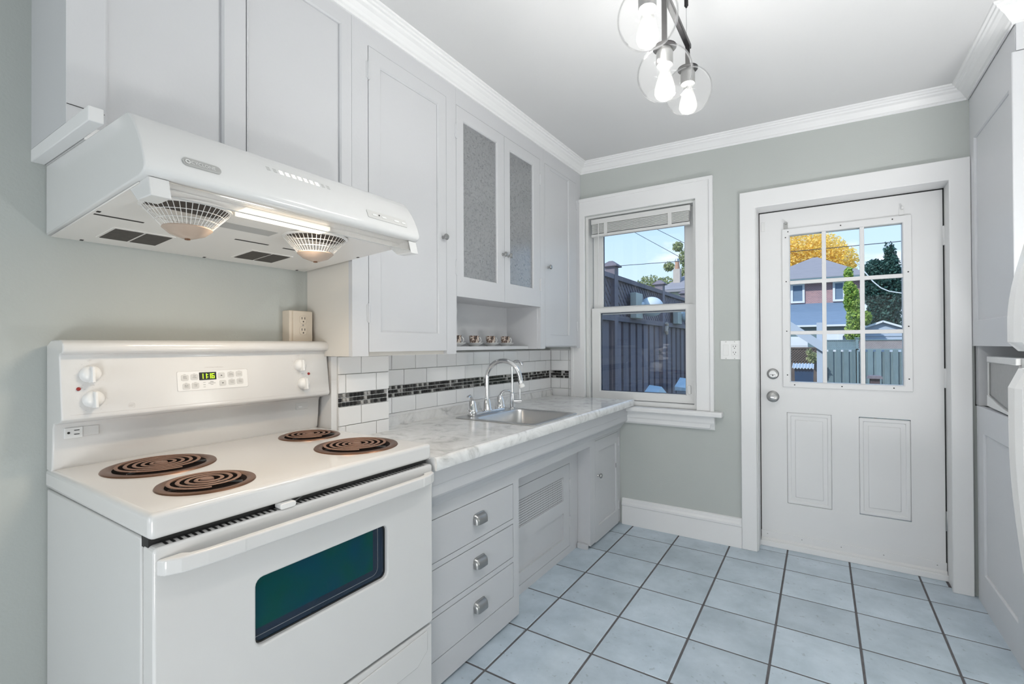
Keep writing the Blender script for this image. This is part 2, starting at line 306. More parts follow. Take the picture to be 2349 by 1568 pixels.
# ------------------------------------------------------------------ mesh helpers
AX = {'x': lambda u, v, w: (w, u, v), 'y': lambda u, v, w: (u, w, v), 'z': lambda u, v, w: (u, v, w)}
class MB:
    """collects vertices and faces in world coordinates; build() links them as ONE mesh object"""
    def __init__(s): s.v = []; s.f = []; s.sm = []
    def add(s, vs, fs, smooth=False):
        n = len(s.v); s.v += [tuple(p) for p in vs]; s.f += [tuple(i + n for i in f) for f in fs]; s.sm += [smooth] * len(fs)
        return s
    def box(s, x0, x1, y0, y1, z0, z1):
        vs = [(x, y, z) for z in (z0, z1) for y in (y0, y1) for x in (x0, x1)]
        return s.add(vs, [(0, 2, 3, 1), (4, 5, 7, 6), (0, 1, 5, 4), (2, 6, 7, 3), (0, 4, 6, 2), (1, 3, 7, 5)])
    def prism(s, poly, axis, w0, w1, smooth=False):
        n = len(poly); A = AX[axis]
        vs = [A(u, v, w0) for u, v in poly] + [A(u, v, w1) for u, v in poly]
        s.add(vs[:], [tuple(range(n))[::-1], tuple(range(n, 2 * n))])
        k = len(s.v) - 2 * n
        s.f += [(k + i, k + (i + 1) % n, k + n + (i + 1) % n, k + n + i) for i in range(n)]; s.sm += [smooth] * n
        return s
    def slab(s, axis, us, vs_, w0, w1, solid):
        """grid plate with openings: one connected mesh"""
        A = AX[axis]; idx = {}
        def vert(i, j, k):
            if (i, j, k) not in idx:
                idx[(i, j, k)] = len(s.v); s.v.append(A(us[i], vs_[j], (w0, w1)[k]))
            return idx[(i, j, k)]
        nu, nv = len(us) - 1, len(vs_) - 1
        S = lambda i, j: 0 <= i < nu and 0 <= j < nv and solid(i, j)
        for i in range(nu):
            for j in range(nv):
                if not S(i, j): continue
                s.f.append((vert(i, j, 0), vert(i, j + 1, 0), vert(i + 1, j + 1, 0), vert(i + 1, j, 0)))
                s.f.append((vert(i, j, 1), vert(i + 1, j, 1), vert(i + 1, j + 1, 1), vert(i, j + 1, 1)))
                if not S(i - 1, j): s.f.append((vert(i, j, 0), vert(i, j, 1), vert(i, j + 1, 1), vert(i, j + 1, 0)))
                if not S(i + 1, j): s.f.append((vert(i + 1, j, 0), vert(i + 1, j + 1, 0), vert(i + 1, j + 1, 1), vert(i + 1, j, 1)))
                if not S(i, j - 1): s.f.append((vert(i, j, 0), vert(i + 1, j, 0), vert(i + 1, j, 1), vert(i, j, 1)))
                if not S(i, j + 1): s.f.append((vert(i, j + 1, 0), vert(i, j + 1, 1), vert(i + 1, j + 1, 1), vert(i + 1, j + 1, 0)))
        s.sm += [False] * (len(s.f) - len(s.sm))
        return s
    def ring(s, axis, o, i, w0, w1, cham=0.0):
        """rectangular frame: o, i = (u0, u1, v0, v1); inner edge of the w1 side may be chamfered"""
        A = AX[axis]
        R = lambda q, w: [A(q[0], q[2], w), A(q[1], q[2], w), A(q[1], q[3], w), A(q[0], q[3], w)]
        c = cham; ib = (i[0] - c, i[1] + c, i[2] - c, i[3] + c) if c else i
        sg = 1 if w1 > w0 else -1
        vs = R(o, w0) + R(o, w1) + R(ib, w1) + (R(i, w1 - sg * c) if c else []) + R(i, w0)
        L = 5 if c else 4; fs = []
        for k in range(L):
            a, b = k * 4, ((k + 1) % L) * 4
            for q in range(4):
                fs.append((a + q, a + (q + 1) % 4, b + (q + 1) % 4, b + q))
        return s.add(vs, fs)
    @staticmethod
    def rrect(q, r, n=5):
        u0, u1, v0, v1 = q; P = []
        for cx, cy, a0 in ((u1 - r, v0 + r, -90), (u1 - r, v1 - r, 0), (u0 + r, v1 - r, 90), (u0 + r, v0 + r, 180)):
            for k in range(n):
                a = math.radians(a0 + 90 * k / (n - 1)); P.append((cx + r * math.cos(a), cy + r * math.sin(a)))
        return P
    def rplate(s, axis, q, r, w0, w1, n=5): return s.prism(s.rrect(q, r, n), axis, w0, w1)
    def rring(s, axis, qo, ro, qi, ri, w0, w1, n=5):
        A = AX[axis]; O = s.rrect(qo, ro, n); I = s.rrect(qi, ri, n); N = len(O)
        vs = [A(*p, w0) for p in O] + [A(*p, w1) for p in O] + [A(*p, w1) for p in I] + [A(*p, w0) for p in I]
        fs = []
        for k in range(4):
            a, b = k * N, ((k + 1) % 4) * N
            for q in range(N): fs.append((a + q, a + (q + 1) % N, b + (q + 1) % N, b + q))
        return s.add(vs, fs)
    def lathe(s, prof, org=(0, 0, 0), axis=(0, 0, 1), n=24, smooth=True, close=True):
        ax = Vector(axis).normalized(); t = Vector((1, 0, 0)) if abs(ax.x) < 0.9 else Vector((0, 1, 0))
        e1 = ax.cross(t).normalized(); e2 = ax.cross(e1); o = Vector(org); vs = []; fs = []
        for r, h in prof:
            for k in range(n):
                a = 2 * PI * k / n; vs.append(o + ax * h + e1 * (r * math.cos(a)) + e2 * (r * math.sin(a)))
        for i in range(len(prof) - 1):
            for k in range(n):
                fs.append((i * n + k, i * n + (k + 1) % n, (i + 1) * n + (k + 1) % n, (i + 1) * n + k))
        if close:
            if prof[0][0] > 1e-6: fs.append(tuple(range(n))[::-1])
            if prof[-1][0] > 1e-6: fs.append(tuple((len(prof) - 1) * n + k for k in range(n)))
        return s.add(vs, fs, smooth)
    def ball(s, c, r, n=20, m=12, sz=1.0):
        return s.lathe([(max(1e-5, r * math.sin(PI * k / m)), -r * sz * math.cos(PI * k / m)) for k in range(m + 1)], c, n=n, close=False)
    def tube(s, pts, r, n=10, smooth=True, flat=1.0):
        P = [Vector(p) for p in pts]; rs = r if isinstance(r, (list, tuple)) else [r] * len(P); vs = []; fs = []; up = None
        for i, p in enumerate(P):
            d = (P[min(i + 1, len(P) - 1)] - P[max(i - 1, 0)]).normalized()
            if up is None:
                t = Vector((0, 0, 1)) if abs(d.z) < 0.9 else Vector((1, 0, 0)); up = d.cross(t).normalized()
            up = (up - d * up.dot(d)).normalized(); b = d.cross(up)
            for k in range(n):
                a = 2 * PI * k / n; vs.append(p + up * (rs[i] * math.cos(a)) + b * (rs[i] * flat * math.sin(a)))
        for i in range(len(P) - 1):
            for k in range(n): fs.append((i * n + k, i * n + (k + 1) % n, (i + 1) * n + (k + 1) % n, (i + 1) * n + k))
        fs += [tuple(range(n))[::-1], tuple((len(P) - 1) * n + k for k in range(n))]
        return s.add(vs, fs, smooth)
    def bar(s, a, b, w, h, up=(0, 0, 1)):
        a, b = Vector(a), Vector(b); d = (b - a).normalized(); u = Vector(up); sd = d.cross(u).normalized(); u = sd.cross(d)
        vs = [p + sd * (i * w / 2) + u * (j * h / 2) for p in (a, b) for i, j in ((-1, -1), (1, -1), (1, 1), (-1, 1))]
        return s.add(vs, [(0, 1, 2, 3), (7, 6, 5, 4), (0, 4, 5, 1), (1, 5, 6, 2), (2, 6, 7, 3), (3, 7, 4, 0)])
    def xf(s, fn): s.v = [tuple(fn(*p)) for p in s.v]; return s
    def build(s, name, mat, parent=None, bevel=0.0, seg=2, smooth_all=False, kind=None, label=None):
        L = world_loc(parent) if parent is not None else Vector((0, 0, 0))
        own = Vector((0, 0, 0))
        if parent is None:
            a = np.array(s.v); lo, hi = a.min(0), a.max(0); own = Vector(((lo[0] + hi[0]) / 2, (lo[1] + hi[1]) / 2, lo[2]))
        off = L + own
        me = bpy.data.meshes.new(name)
        me.from_pydata([(p[0] - off.x, p[1] - off.y, p[2] - off.z) for p in s.v], [], s.f)
        bm = bmesh.new(); bm.from_mesh(me)
        for f, q in zip(bm.faces, s.sm): f.smooth = q
        if len(s.v) < 60000: bmesh.ops.recalc_face_normals(bm, faces=bm.faces)
        if bevel:
            bm.normal_update()
            flat = {(round(f.normal.x, 3), round(f.normal.y, 3), round(f.normal.z, 3), round(f.normal.dot(f.verts[0].co), 4)) for f in bm.faces if not f.smooth}
            keep = [f.smooth for f in bm.faces]
            ed = [e for e in bm.edges if len(e.link_faces) == 2 and e.calc_face_angle(0) > math.radians(28)]
            r = bmesh.ops.bevel(bm, geom=ed, offset=bevel, segments=seg, profile=0.5, affect='EDGES', clamp_overlap=True)
            bm.normal_update()
            for f in bm.faces:
                k = (f.normal.x, f.normal.y, f.normal.z); dd_ = f.normal.dot(f.verts[0].co)
                f.smooth = not any(abs(k[0] - q[0]) < 0.003 and abs(k[1] - q[1]) < 0.003 and abs(k[2] - q[2]) < 0.003 and abs(dd_ - q[3]) < 2e-4 for q in flat)
        if bevel or any(s.sm):
            lim = math.radians(40 if not bevel else 55)
            for e in bm.edges: e.smooth = not (len(e.link_faces) == 2 and e.calc_face_angle(0) > lim)
        bm.to_mesh(me); bm.free()
        me.materials.append(M[mat])
        o = bpy.data.objects.new(name, me); COL.objects.link(o)
        if parent is not None: o.parent = parent
        else: o.location = own
        if kind: o['kind'] = kind
        if label: o['label'] = label
        return o
def world_loc(o):
    L = Vector((0, 0, 0))
    while o is not None: L = L + o.location; o = o.parent
    return L
def tag(o, label, cat, group=None):
    o['label'] = label; o['category'] = cat
    if group: o['group'] = group
    return o
def thing(name, label, cat, loc=(0, 0, 0), group=None):
    o = bpy.data.objects.new(name, None); o.location = loc; o.empty_display_size = 0.05; COL.objects.link(o)
    return tag(o, label, cat, group)
def struct(name, loc=(0, 0, 0)):
    o = bpy.data.objects.new(name, None); o.location = loc; o.empty_display_size = 0.05; COL.objects.link(o); o['kind'] = 'structure'
    return o
def copy_tree(o, parent=None, delta=None):
    c = o.copy(); COL.objects.link(c)
    if parent is not None: c.parent = parent
    for ch in list(o.children): copy_tree(ch, c)
    return c
def piece(name, mesh, parent, loc):
    o = bpy.data.objects.new(name, mesh); COL.objects.link(o); o.parent = parent
    o.location = Vector(loc) - world_loc(parent)
    return o
def text(name, body, size, loc, rot, mat, parent, extrude=0.0004):
    cu = bpy.data.curves.new(name, 'FONT'); cu.body = body; cu.size = size; cu.extrude = extrude
    cu.align_x = 'CENTER'; cu.align_y = 'CENTER'; cu.materials.append(M[mat]); cu.resolution_u = 3
    t = bpy.data.objects.new(name, cu); COL.objects.link(t)
    me = bpy.data.meshes.new_from_object(t.evaluated_get(bpy.context.evaluated_depsgraph_get()))
    bpy.data.objects.remove(t); bpy.data.curves.remove(cu)
    o = bpy.data.objects.new(name, me); COL.objects.link(o); o.parent = parent
    o.location = Vector(loc) - world_loc(parent); o.rotation_euler = rot; o['kind'] = 'stuff'
    return o
FX = (PI / 2, 0, PI / 2)      # text that faces +x

def panel_door(name, q, panel, xf, parent, mat='cabinet_paint', thick=0.018, rec=0.009, sgn=1, label=None):
    """inset cabinet door facing +x (sgn 1) or -x (-1): frame mesh with a recessed panel child"""
    fr = MB().ring('x', q, panel, xf - sgn * thick, xf, cham=0.005).build(name, mat, parent, label=label)
    MB().box(*sorted((xf - sgn * (rec + 0.004), xf - sgn * rec)), panel[0] - 0.002, panel[1] + 0.002, panel[2] - 0.002, panel[3] + 0.002).build('panel', mat, fr)
    return fr
def hinge(parent, x, y, z, h=0.065, mat='cabinet_paint', sgn=1):
    b = MB().lathe([(0.0035, 0), (0.0042, 0.002), (0.0042, h - 0.002), (0.0035, h)], (x + sgn * 0.003, y, z - h / 2), n=8)
    b.box(*sorted((x - sgn * 0.004, x + sgn * 0.002)), y - 0.009, y + 0.009, z - h / 2 + 0.006, z + h / 2 - 0.006)
    return b.build('hinge', mat, parent)
def knob(parent, x, y, z, r=0.0145, mat='nickel', sgn=1):
    pr = [(0.0075, 0), (0.0075, 0.003), (0.005, 0.006), (0.005, 0.013), (r * 0.8, 0.016), (r, 0.020), (r, 0.024), (r * 0.75, 0.029), (0.0001, 0.031)]
    return MB().lathe(pr, (x, y, z), (sgn, 0, 0), n=20).build('knob', mat, parent)

# ------------------------------------------------------------------ room shell
XW, YB, XR = -1.72, 3.15, 1.00           # left wall, back wall, right wall
CZ = lambda x: 2.513 - 0.020 * (x + 1.447)  # the old ceiling runs slightly down to the right
fl = struct('floor', (-0.2, 0.5, 0))
MB().box(-1.90, 1.15, -2.75, 3.40, -0.12, -0.0012).build('floor_slab', 'grout_dark', fl)
gx, gy, px_, py_ = -1.0675, 2.9715, 0.2985, 0.3045
tile_me = None
for i in range(-2, 7):
    for j in range(-18, 2):
        x0, y0 = gx + i * px_, gy + j * py_
        x1, y1 = min(x0 + px_, 1.0), y0 + py_
        xa, xb, ya, yb = max(x0 + 0.004, -1.715), x1 - 0.004, y0 + 0.004, y1 - 0.004
        if j == 1:
            continue
        if j == 0:
            yb = 3.188
        if abs((xb - xa) - (px_ - 0.008)) < 1e-6 and abs((yb - ya) - (py_ - 0.008)) < 1e-6:
            if tile_me is None:
                w, d = (xb - xa) / 2, (yb - ya) / 2
                o = MB().box(-w, w, -d, d, -0.0040, 0.0005).xf(lambda x, y, z: (x, y, z)).build('floor_tile', 'floor_tile', fl, bevel=0.002, seg=1)
                for v in o.data.vertices: v.co += fl.location
                tile_me = o.data; o.location = Vector(((xa + xb) / 2, (ya + yb) / 2, 0)) - fl.location
            else:
                piece('floor_tile', tile_me, fl, ((xa + xb) / 2, (ya + yb) / 2, 0))
        elif xb - xa > 0.03:
            MB().box(xa, xb, ya, yb, -0.0040, 0.0005).build('floor_tile', 'floor_tile', fl, bevel=0.002, seg=1)
for i in range(2, 6):                    # short cut tiles in the doorway
    xa, xb = max(gx + i * px_ + 0.004, -0.316), min(gx + (i + 1) * px_ - 0.004, 0.53)
    if i == 2: xa = -0.316
    MB().box(xa, xb, 3.194, 3.335, -0.0040, 0.0005).build('floor_tile', 'floor_tile', fl, bevel=0.002, seg=1)

cl = struct('ceiling', (-0.2, 0.3, 2.5))
MB().prism([(-1.9, CZ(-1.9)), (1.15, CZ(1.15)), (1.15, 2.68), (-1.9, 2.68)], 'y', -2.75, 3.45).build('ceiling_board', 'ceiling_paint', cl)
wl = struct('wall_left', (XW, 0.3, 0))
MB().box(-1.88, XW, -2.75, 3.45, -0.1, 2.56).build('wall_board', 'wall_paint', wl)
wr = struct('wall_right', (XR, 0.3, 0))
MB().box(XR, 1.15, -2.75, 3.45, -0.1, 2.56).build('wall_board', 'wall_paint', wr)
WIN = (-1.411, -0.655, 0.806, 2.135); DOR = (-0.330, 0.548, -0.1, 2.035)
wb = struct('wall_back', (-0.3, YB, 0))
us = [XW, WIN[0], WIN[1], DOR[0], DOR[1], XR]; vz = [-0.1, WIN[2], DOR[3], WIN[3], 2.54]
MB().slab('y', us, vz, YB, 3.40, lambda i, j: not ((i == 1 and j in (1, 2)) or (i == 3 and j in (0, 1)))).build('wall_board', 'wall_paint', wb)
wq = struct('wall_rear', (-0.3, -2.6, 0))
MB().slab('y', [-1.72, -1.6, 0.7, 1.0], [-0.1, 0.3, 1.75, 2.56], -2.75, -2.6, lambda i, j: not (i == 1 and j == 1)).build('wall_board', 'wall_paint', wq)

# crown moulding, mitred round the room
def crown():
    prof = [(0, 0.000), (0.007, 0.000), (0.009, 0.009), (0.016, 0.013), (0.022, 0.022), (0.034, 0.036), (0.046, 0.043), (0.050, 0.050), (0.058, 0.052), (0.060, 0.060), (0.068, 0.062), (0.070, 0.0705), (0, 0.0705)]
    prof = [(d, z - 0.0705) for d, z in prof]
    b = MB(); n = len(prof); vs = []
    xf, xr, ye = -1.447, 0.612, 2.497
    for d, z in prof: vs.append((xf + d, 0.36, z))
    for d, z in prof: vs.append((xf + d, YB - d, z))
    for d, z in prof: vs.append((xr - d, YB - d, z))
    for d, z in prof: vs.append((xr - d, ye - d, z))
    for d, z in prof: vs.append((XR, ye - d, z))
    vs = [(x, y, z + CZ(x) + 0.001) for x, y, z in vs]
    fs = [(k * n + i, k * n + (i + 1) % n, (k + 1) * n + (i + 1) % n, (k + 1) * n + i) for k in range(4) for i in range(n)]
    fs += [tuple(range(n)), tuple(range(4 * n, 5 * n))]
    b.add(vs, fs).build('trim_1', 'trim_white', kind='structure')
crown()
# baseboard under the window
bb = MB().prism([(YB, 0.0), (3.134, 0.0), (3.134, 0.012), (3.137, 0.125), (3.131, 0.13), (3.131, 0.142), (3.138, 0.155), (3.140, 0.172), (YB, 0.176)], 'x', -1.145, -0.402)
bb.v = [(w, u, v) for (w, u, v) in bb.v]
bb.build('baseboard_back', 'trim_white', kind='structure')

# pipe chase behind the stove
MB().box(XW, -1.602, 1.175, 1.463, 0, 1.178).build('wall_chase', 'trim_white', kind='structure')

# ------------------------------------------------------------------ backsplash tiles
def tiles(parent, plane, a0, a1, rows, mod, phase_a, phase_b, depth):
    """plane: function (a, z, d) -> point; running bond of 6 x 3 inch tiles, cut at a0 / a1"""
    for ri, (z0, z1, kind) in enumerate(rows):
        ph = phase_a if kind == 'a' else phase_b
        k = math.floor((a0 - ph) / mod)
        while ph + k * mod < a1:
            lo, hi = max(a0, ph + k * mod) + 0.0012, min(a1, ph + (k + 1) * mod) - 0.0012
            if hi - lo > 0.006:
                c = [plane(a, z, d) for d in (0, depth) for z in (z0 + 0.0012, z1 - 0.0012) for a in (lo, hi)]
                MB().add(c, [(0, 2, 3, 1), (4, 5, 7, 6), (0, 1, 5, 4), (2, 6, 7, 3), (0, 4, 6, 2), (1, 3, 7, 5)]).build('wall_tile', 'backsplash_tile', parent, bevel=0.0012, seg=1)
            k += 1
ZR = [(0.826, 0.901, 'b'), (0.901, 0.977, 'a'), (1.031, 1.1065, 'b'), (1.1065, 1.182, 'a')]
wt = struct('trim_6', (-1.70, 2.3, 0.9))       # tiled backsplash behind the counter
MB().box(XW, -1.698, 1.464, YB, 0.75, 1.186).build('grout_bed', 'grout_white', wt)
tiles(wt, lambda a, z, d: (-1.698 + d, a, z), 1.466, 3.14, ZR, 0.1573, 1.5695, 1.648, 0.008)
wc = struct('trim_7', (-1.60, 1.32, 0.8))      # tiles on the pipe chase
MB().box(-1.6025, -1.600, 1.20, 1.4632, 0.75, 1.178).build('grout_bed', 'grout_white', wc)
tiles(wc, lambda a, z, d: (-1.600 + d, a, z), 1.202, 1.463, [r if r[1] < 1.17 else (r[0], 1.177, r[2]) for r in ZR], 0.1555, 1.3125, 1.236, 0.008)
wn = struct('trim_8', (-1.6, 3.145, 0.9))      # tiled return on the window wall
MB().box(-1.70, -1.517, 3.1475, 3.1505, 0.75, 1.19).build('grout_bed', 'grout_white', wn)
tiles(wn, lambda a, z, d: (a, 3.1475 - d, z), -1.69, -1.545, ZR, 0.1573, -1.612, -1.69, 0.006)
tiles(wn, lambda a, z, d: (a, 3.1475 - d, z), -1.545, -1.517, ZR, 0.1573, -1.545, -1.545, 0.006)
tiles(wn, lambda a, z, d: (a, 3.1475 - d, z), -1.545, -1.517, [(0.977, 1.031, 'a')], 0.1573, -1.545, -1.545, 0.006)
MP = 0.0180
mos_me = None
def mosaic(parent, place, n, limit):
    global mos_me
    rest = MB()
    for k in range(n):
        for q in range(3):
            s = 0.0073
            if k < limit:
                p = place(k, q)
                if mos_me is None or mos_me[0] is not parent:
                    b = MB(); c = place(k, q); a_, z_ = place(1, 0) - place(0, 0), Vector((0, 0, 1)); a_ = a_.normalized(); nrm = a_.cross(z_)
                    if nrm.dot(Vector((0, 1.5, 1.2)) - c) < 0 and abs(nrm.x) > 0.5 and nrm.x < 0: nrm = -nrm
                    if abs(nrm.y) > 0.5 and nrm.y > 0: nrm = -nrm
                    vs = [c + a_ * (i * s * 0.93) + z_ * (j * s) + nrm * d for d in (-0.001, 0.0055) for j in (-1, 1) for i in (-1, 1)]
                    o = b.add(vs, [(0, 2, 3, 1), (4, 5, 7, 6), (0, 1, 5, 4), (2, 6, 7, 3), (0, 4, 6, 2), (1, 3, 7, 5)]).build('mosaic_tile', 'mosaic', parent, bevel=0.0008, seg=1)
                    dl = c - world_loc(parent)
                    for v in o.data.vertices: v.co -= dl
                    o.location = dl; mos_me = (parent, o.data)
                else:
                    piece('mosaic_tile', mos_me[1], parent, p)
            else:
                c = place(k, q); rest.box(*( (c.x - 0.001, c.x + 0.0055, c.y - s * 0.93, c.y + s * 0.93) if parent is wt else (c.x - s, c.x + s, c.y - 0.0055, c.y + 0.001)), c.z - s, c.z + s)
    if rest.v: rest.build('mosaic_strip', 'mosaic_far', parent, kind='stuff')
mosaic(wc, lambda k, q: Vector((-1.600, 1.2115 + k * MP * 0.995, 0.986 + q * MP)), 14, 99)
mosaic(wt, lambda k, q: Vector((-1.698, 1.474 + k * MP, 0.986 + q * MP)), 92, 62)
mosaic(wn, lambda k, q: Vector((-1.683 + k * 0.0145 * 0.99, 3.1475, 0.986 + q * MP)), 10, 0)

# ------------------------------------------------------------------ window
w1 = struct('window_1', (-1.03, 3.2, 0.8))
# casing (left, right, head), stool and apron
MB().slab('y', [-1.515, -1.411, -0.655, -0.556], [0.806, 2.137, 2.256], 3.130, 3.155, lambda i, j: j == 1 or i != 1).build('window_casing', 'trim_white', w1, bevel=0.003)
MB().ring('y', (-1.520, -0.551, 0.80, 2.261), (-1.497, -0.574, 0.70, 2.238), 3.155, 3.122).build('back_band', 'trim_white', w1, bevel=0.003)
MB().box(-1.14, -0.500, 3.085, 3.20, 0.774, 0.806).build('window_sill', 'trim_white', w1, bevel=0.008, seg=3)
MB().prism([(3.15, 0.692), (3.132, 0.692), (3.128, 0.712), (3.118, 0.735), (3.112, 0.774), (3.15, 0.774)], 'x', -1.14, -0.548).build('apron', 'trim_white', w1)
# jamb liner
MB().ring('y', (-1.411, -0.655, 0.806, 2.137), (-1.392, -0.674, 0.835, 2.12), 3.16, 3.395).build('jamb', 'vinyl_white', w1)
# sashes
up = MB().ring('y', (-1.385, -0.680, 1.435, 2.12), (-1.314, -0.747, 1.492, 2.06), 3.27, 3.24, cham=0.006).build('upper_sash', 'vinyl_white', w1)
MB().box(-1.32, -0.740, 3.252, 3.256, 1.488, 2.065).build('pane', 'window_glass', up)
MB().ring('y', (-1.316, -0.745, 1.490, 2.062), (-1.309, -0.750, 1.494, 2.056), 3.262, 3.257).build('spacer', 'glass_edge', up)
lo = MB().ring('y', (-1.385, -0.676, 0.838, 1.480), (-1.322, -0.735, 0.893, 1.446), 3.235, 3.200, cham=0.006).build('lower_sash', 'vinyl_white', w1)
MB().box(-1.33, -0.728, 3.214, 3.218, 0.888, 1.45).build('pane', 'window_glass', lo)
MB().ring('y', (-1.324, -0.733, 0.891, 1.448), (-1.315, -0.739, 0.897, 1.441), 3.226, 3.219).build('spacer', 'glass_edge', lo)
lt = MB().box(-0.720, -0.700, 3.186, 3.20, 0.90, 0.955).build('sash_latch', 'vinyl_white', w1, bevel=0.003)
# raised mini blind
bl = thing('window_blind', 'white slatted mini blind pulled up at the top of the window', 'blind', (-1.02, 3.18, 2.0))
MB().box(-1.366, -0.690, 3.150, 3.180, 2.072, 2.108).build('head_rail', 'blind_white', bl, bevel=0.003)
for k in range(11):
    MB().prism([(3.148, 2.0675 - k * 0.0058), (3.166, 2.0705 - k * 0.0058), (3.182, 2.0675 - k * 0.0058), (3.182, 2.0640 - k * 0.0058), (3.166, 2.0665 - k * 0.0058), (3.148, 2.0640 - k * 0.0058)], 'x', -1.358, -0.697).build('slat', 'blind_slat', bl)
MB().box(-1.362, -0.692, 3.148, 3.182, 1.983, 2.001).build('bottom_rail', 'blind_white', bl, bevel=0.002)
for x in (-1.255, -0.815):
    MB().box(x - 0.012, x + 0.012, 3.1445, 3.147, 1.985, 2.075).build('ladder_tape', 'blind_white', bl)
MB().tube([(-1.306, 3.142, 2.072), (-1.306, 3.139, 2.05), (-1.312, 3.140, 1.50)], 0.0036, n=8).build('wand', 'blind_white', bl)

# ------------------------------------------------------------------ door and its casing
tr = struct('trim_2', (0.1, 3.14, 0))
MB().slab('y', [-0.402, -0.318, 0.535, 0.614], [0.0, 2.022, 2.122], 3.128, 3.152, lambda i, j: j == 1 or i != 1).build('door_casing', 'trim_white', tr, bevel=0.004)
MB().ring('y', (-0.330, 0.548, -0.004, 2.035), (-0.314, 0.541, -0.06, 2.023), 3.15, 3.335).build('door_jamb', 'trim_white', tr)
d1 = struct('door_1', (0.11, 3.30, 0.02))
DX0, DX1, DZ0, DZ1, DY = -0.309, 0.535, 0.038, 2.0155, 3.280
PN = [(-0.172, 0.050, 0.270, 0.812), (0.176, 0.400, 0.272, 0.808)]
LT = (-0.150, 0.372, 0.995, 1.866)
MB().slab('y', [DX0, PN[0][0], LT[0], PN[0][1], PN[1][0], LT[1], PN[1][1], DX1], [DZ0, PN[0][2], PN[0][3], LT[2], LT[3], DZ1], DY, DY + 0.044,
          lambda i, j: not ((j == 1 and i in (1, 2, 4, 5)) or (j == 3 and i in (2, 3, 4)))).build('slab', 'door_white', d1)
for q in PN:
    p = MB().ring('y', q, (q[0] + 0.022, q[1] - 0.022, q[2] + 0.022, q[3] - 0.022), DY + 0.02, DY + 0.0005).build('lower_panel', 'door_white', d1, bevel=0.006)
    MB().box(q[0] + 0.020, q[1] - 0.020, DY + 0.006, DY + 0.02, q[2] + 0.020, q[3] - 0.020).build('sunk_field', 'door_white', p)
    MB().prism([(q[0] + 0.042, q[2] + 0.042), (q[1] - 0.042, q[2] + 0.042), (q[1] - 0.042, q[3] - 0.042), (q[0] + 0.042, q[3] - 0.042)], 'y', DY + 0.0075, DY + 0.002).build('raised_field', 'door_white', p, bevel=0.0045)
lf = MB().ring('y', (-0.190, 0.410, 0.963, 1.904), LT, DY + 0.004, DY - 0.012, cham=0.006).build('lite_frame', 'door_white', d1, bevel=0.0025)
mux = [0.020, 0.197]; muz = [1.285, 1.583]; hw = 0.0105
xs = [LT[0]] + [v for m in mux for v in (m - hw, m + hw)] + [LT[1]]; zs = [LT[2]] + [v for m in muz for v in (m - hw, m + hw)] + [LT[3]]
MB().slab('y', xs, zs, DY - 0.008, DY + 0.012, lambda i, j: i % 2 == 1 or j % 2 == 1).build('muntin', 'door_white', lf, bevel=0.002)
for i in range(3):
    for j in range(3):
        MB().box(xs[2 * i] - 0.004, xs[2 * i + 1] + 0.004, DY + 0.014, DY + 0.018, zs[2 * j] - 0.004, zs[2 * j + 1] + 0.004).build('pane', 'door_glass', d1)
for (x, z) in ((-0.158, 1.886), (0.10, 1.888), (0.33, 1.889), (-0.171, 1.853), (-0.169, 1.59), (-0.168, 1.295), (-0.166, 1.035), (0.394, 1.60), (0.394, 1.31), (0.394, 1.03), (-0.13, 0.978), (0.10, 0.978), (0.33, 0.979)):
    MB().lathe([(0.0036, 0), (0.0036, 0.0012)], (x, DY - 0.0118, z), (0, -1, 0), n=8).build('screw', 'black', lf)
for (x, z) in ((-0.173, 1.922), (0.366, 1.925)):
    cb = MB().box(x - 0.008, x + 0.014, DY - 0.004, DY, z - 0.018, z + 0.022)
    cb.box(x, x + 0.010, DY - 0.03, DY - 0.003, z + 0.010, z + 0.022)
    cb.build('curtain_rod_bracket', 'plastic_grey' if x < 0 else 'vinyl_white', d1, bevel=0.001, kind='stuff')
# chrome door knob and deadbolt
kb = MB().lathe([(0.034, 0), (0.034, 0.006), (0.028, 0.011), (0.016, 0.014), (0.014, 0.030), (0.024, 0.036), (0.028, 0.046), (0.026, 0.056), (0.016, 0.061), (0.0001, 0.0615)], (-0.244, DY, 0.902), (0, -1, 0), n=28).build('door_knob', 'nickel', d1)
MB().box(-0.253, -0.235, DY - 0.068, DY - 0.060, 0.898, 0.907).build('turn_button', 'chrome', kb, bevel=0.002)
db = MB().lathe([(0.032, 0), (0.032, 0.008), (0.027, 0.013), (0.021, 0.014), (0.020, 0.018), (0.0001, 0.0185)], (-0.243, DY, 1.039), (0, -1, 0), n=28).build('deadbolt', 'nickel', d1)
MB().box(-0.2455, -0.2405, DY - 0.0195, DY - 0.0183, 1.027, 1.036).build('keyhole', 'black', db)
MB().box(-0.258, -0.228, DY - 0.0190, DY - 0.0183, 1.0335, 1.0355).build('key_slot', 'black', db)
for z in (1.776, 1.039, 0.304):
    h = MB().lathe([(0.006, 0), (0.0065, 0.002), (0.0065, 0.098), (0.006, 0.10)], (0.541, DY - 0.004, z - 0.05), n=10)
    h.box(0.534, 0.5395, DY - 0.003, DY + 0.002, z - 0.046, z + 0.046).build('hinge', 'trim_white' if z > 0.5 else 'nickel', d1, kind='stuff')
MB().box(DX0 - 0.002, DX1 + 0.003, DY - 0.006, DY + 0.006, 0.046, 0.088).build('door_sweep', 'door_white', d1, bevel=0.002)
MB().prism([(DY - 0.004, 0.03), (DY - 0.018, 0.03), (DY - 0.018, 0.040), (DY - 0.008, 0.048), (DY - 0.004, 0.048)], 'x', DX0 - 0.002, DX1 + 0.003).build('drip_rail', 'vinyl_white', d1)
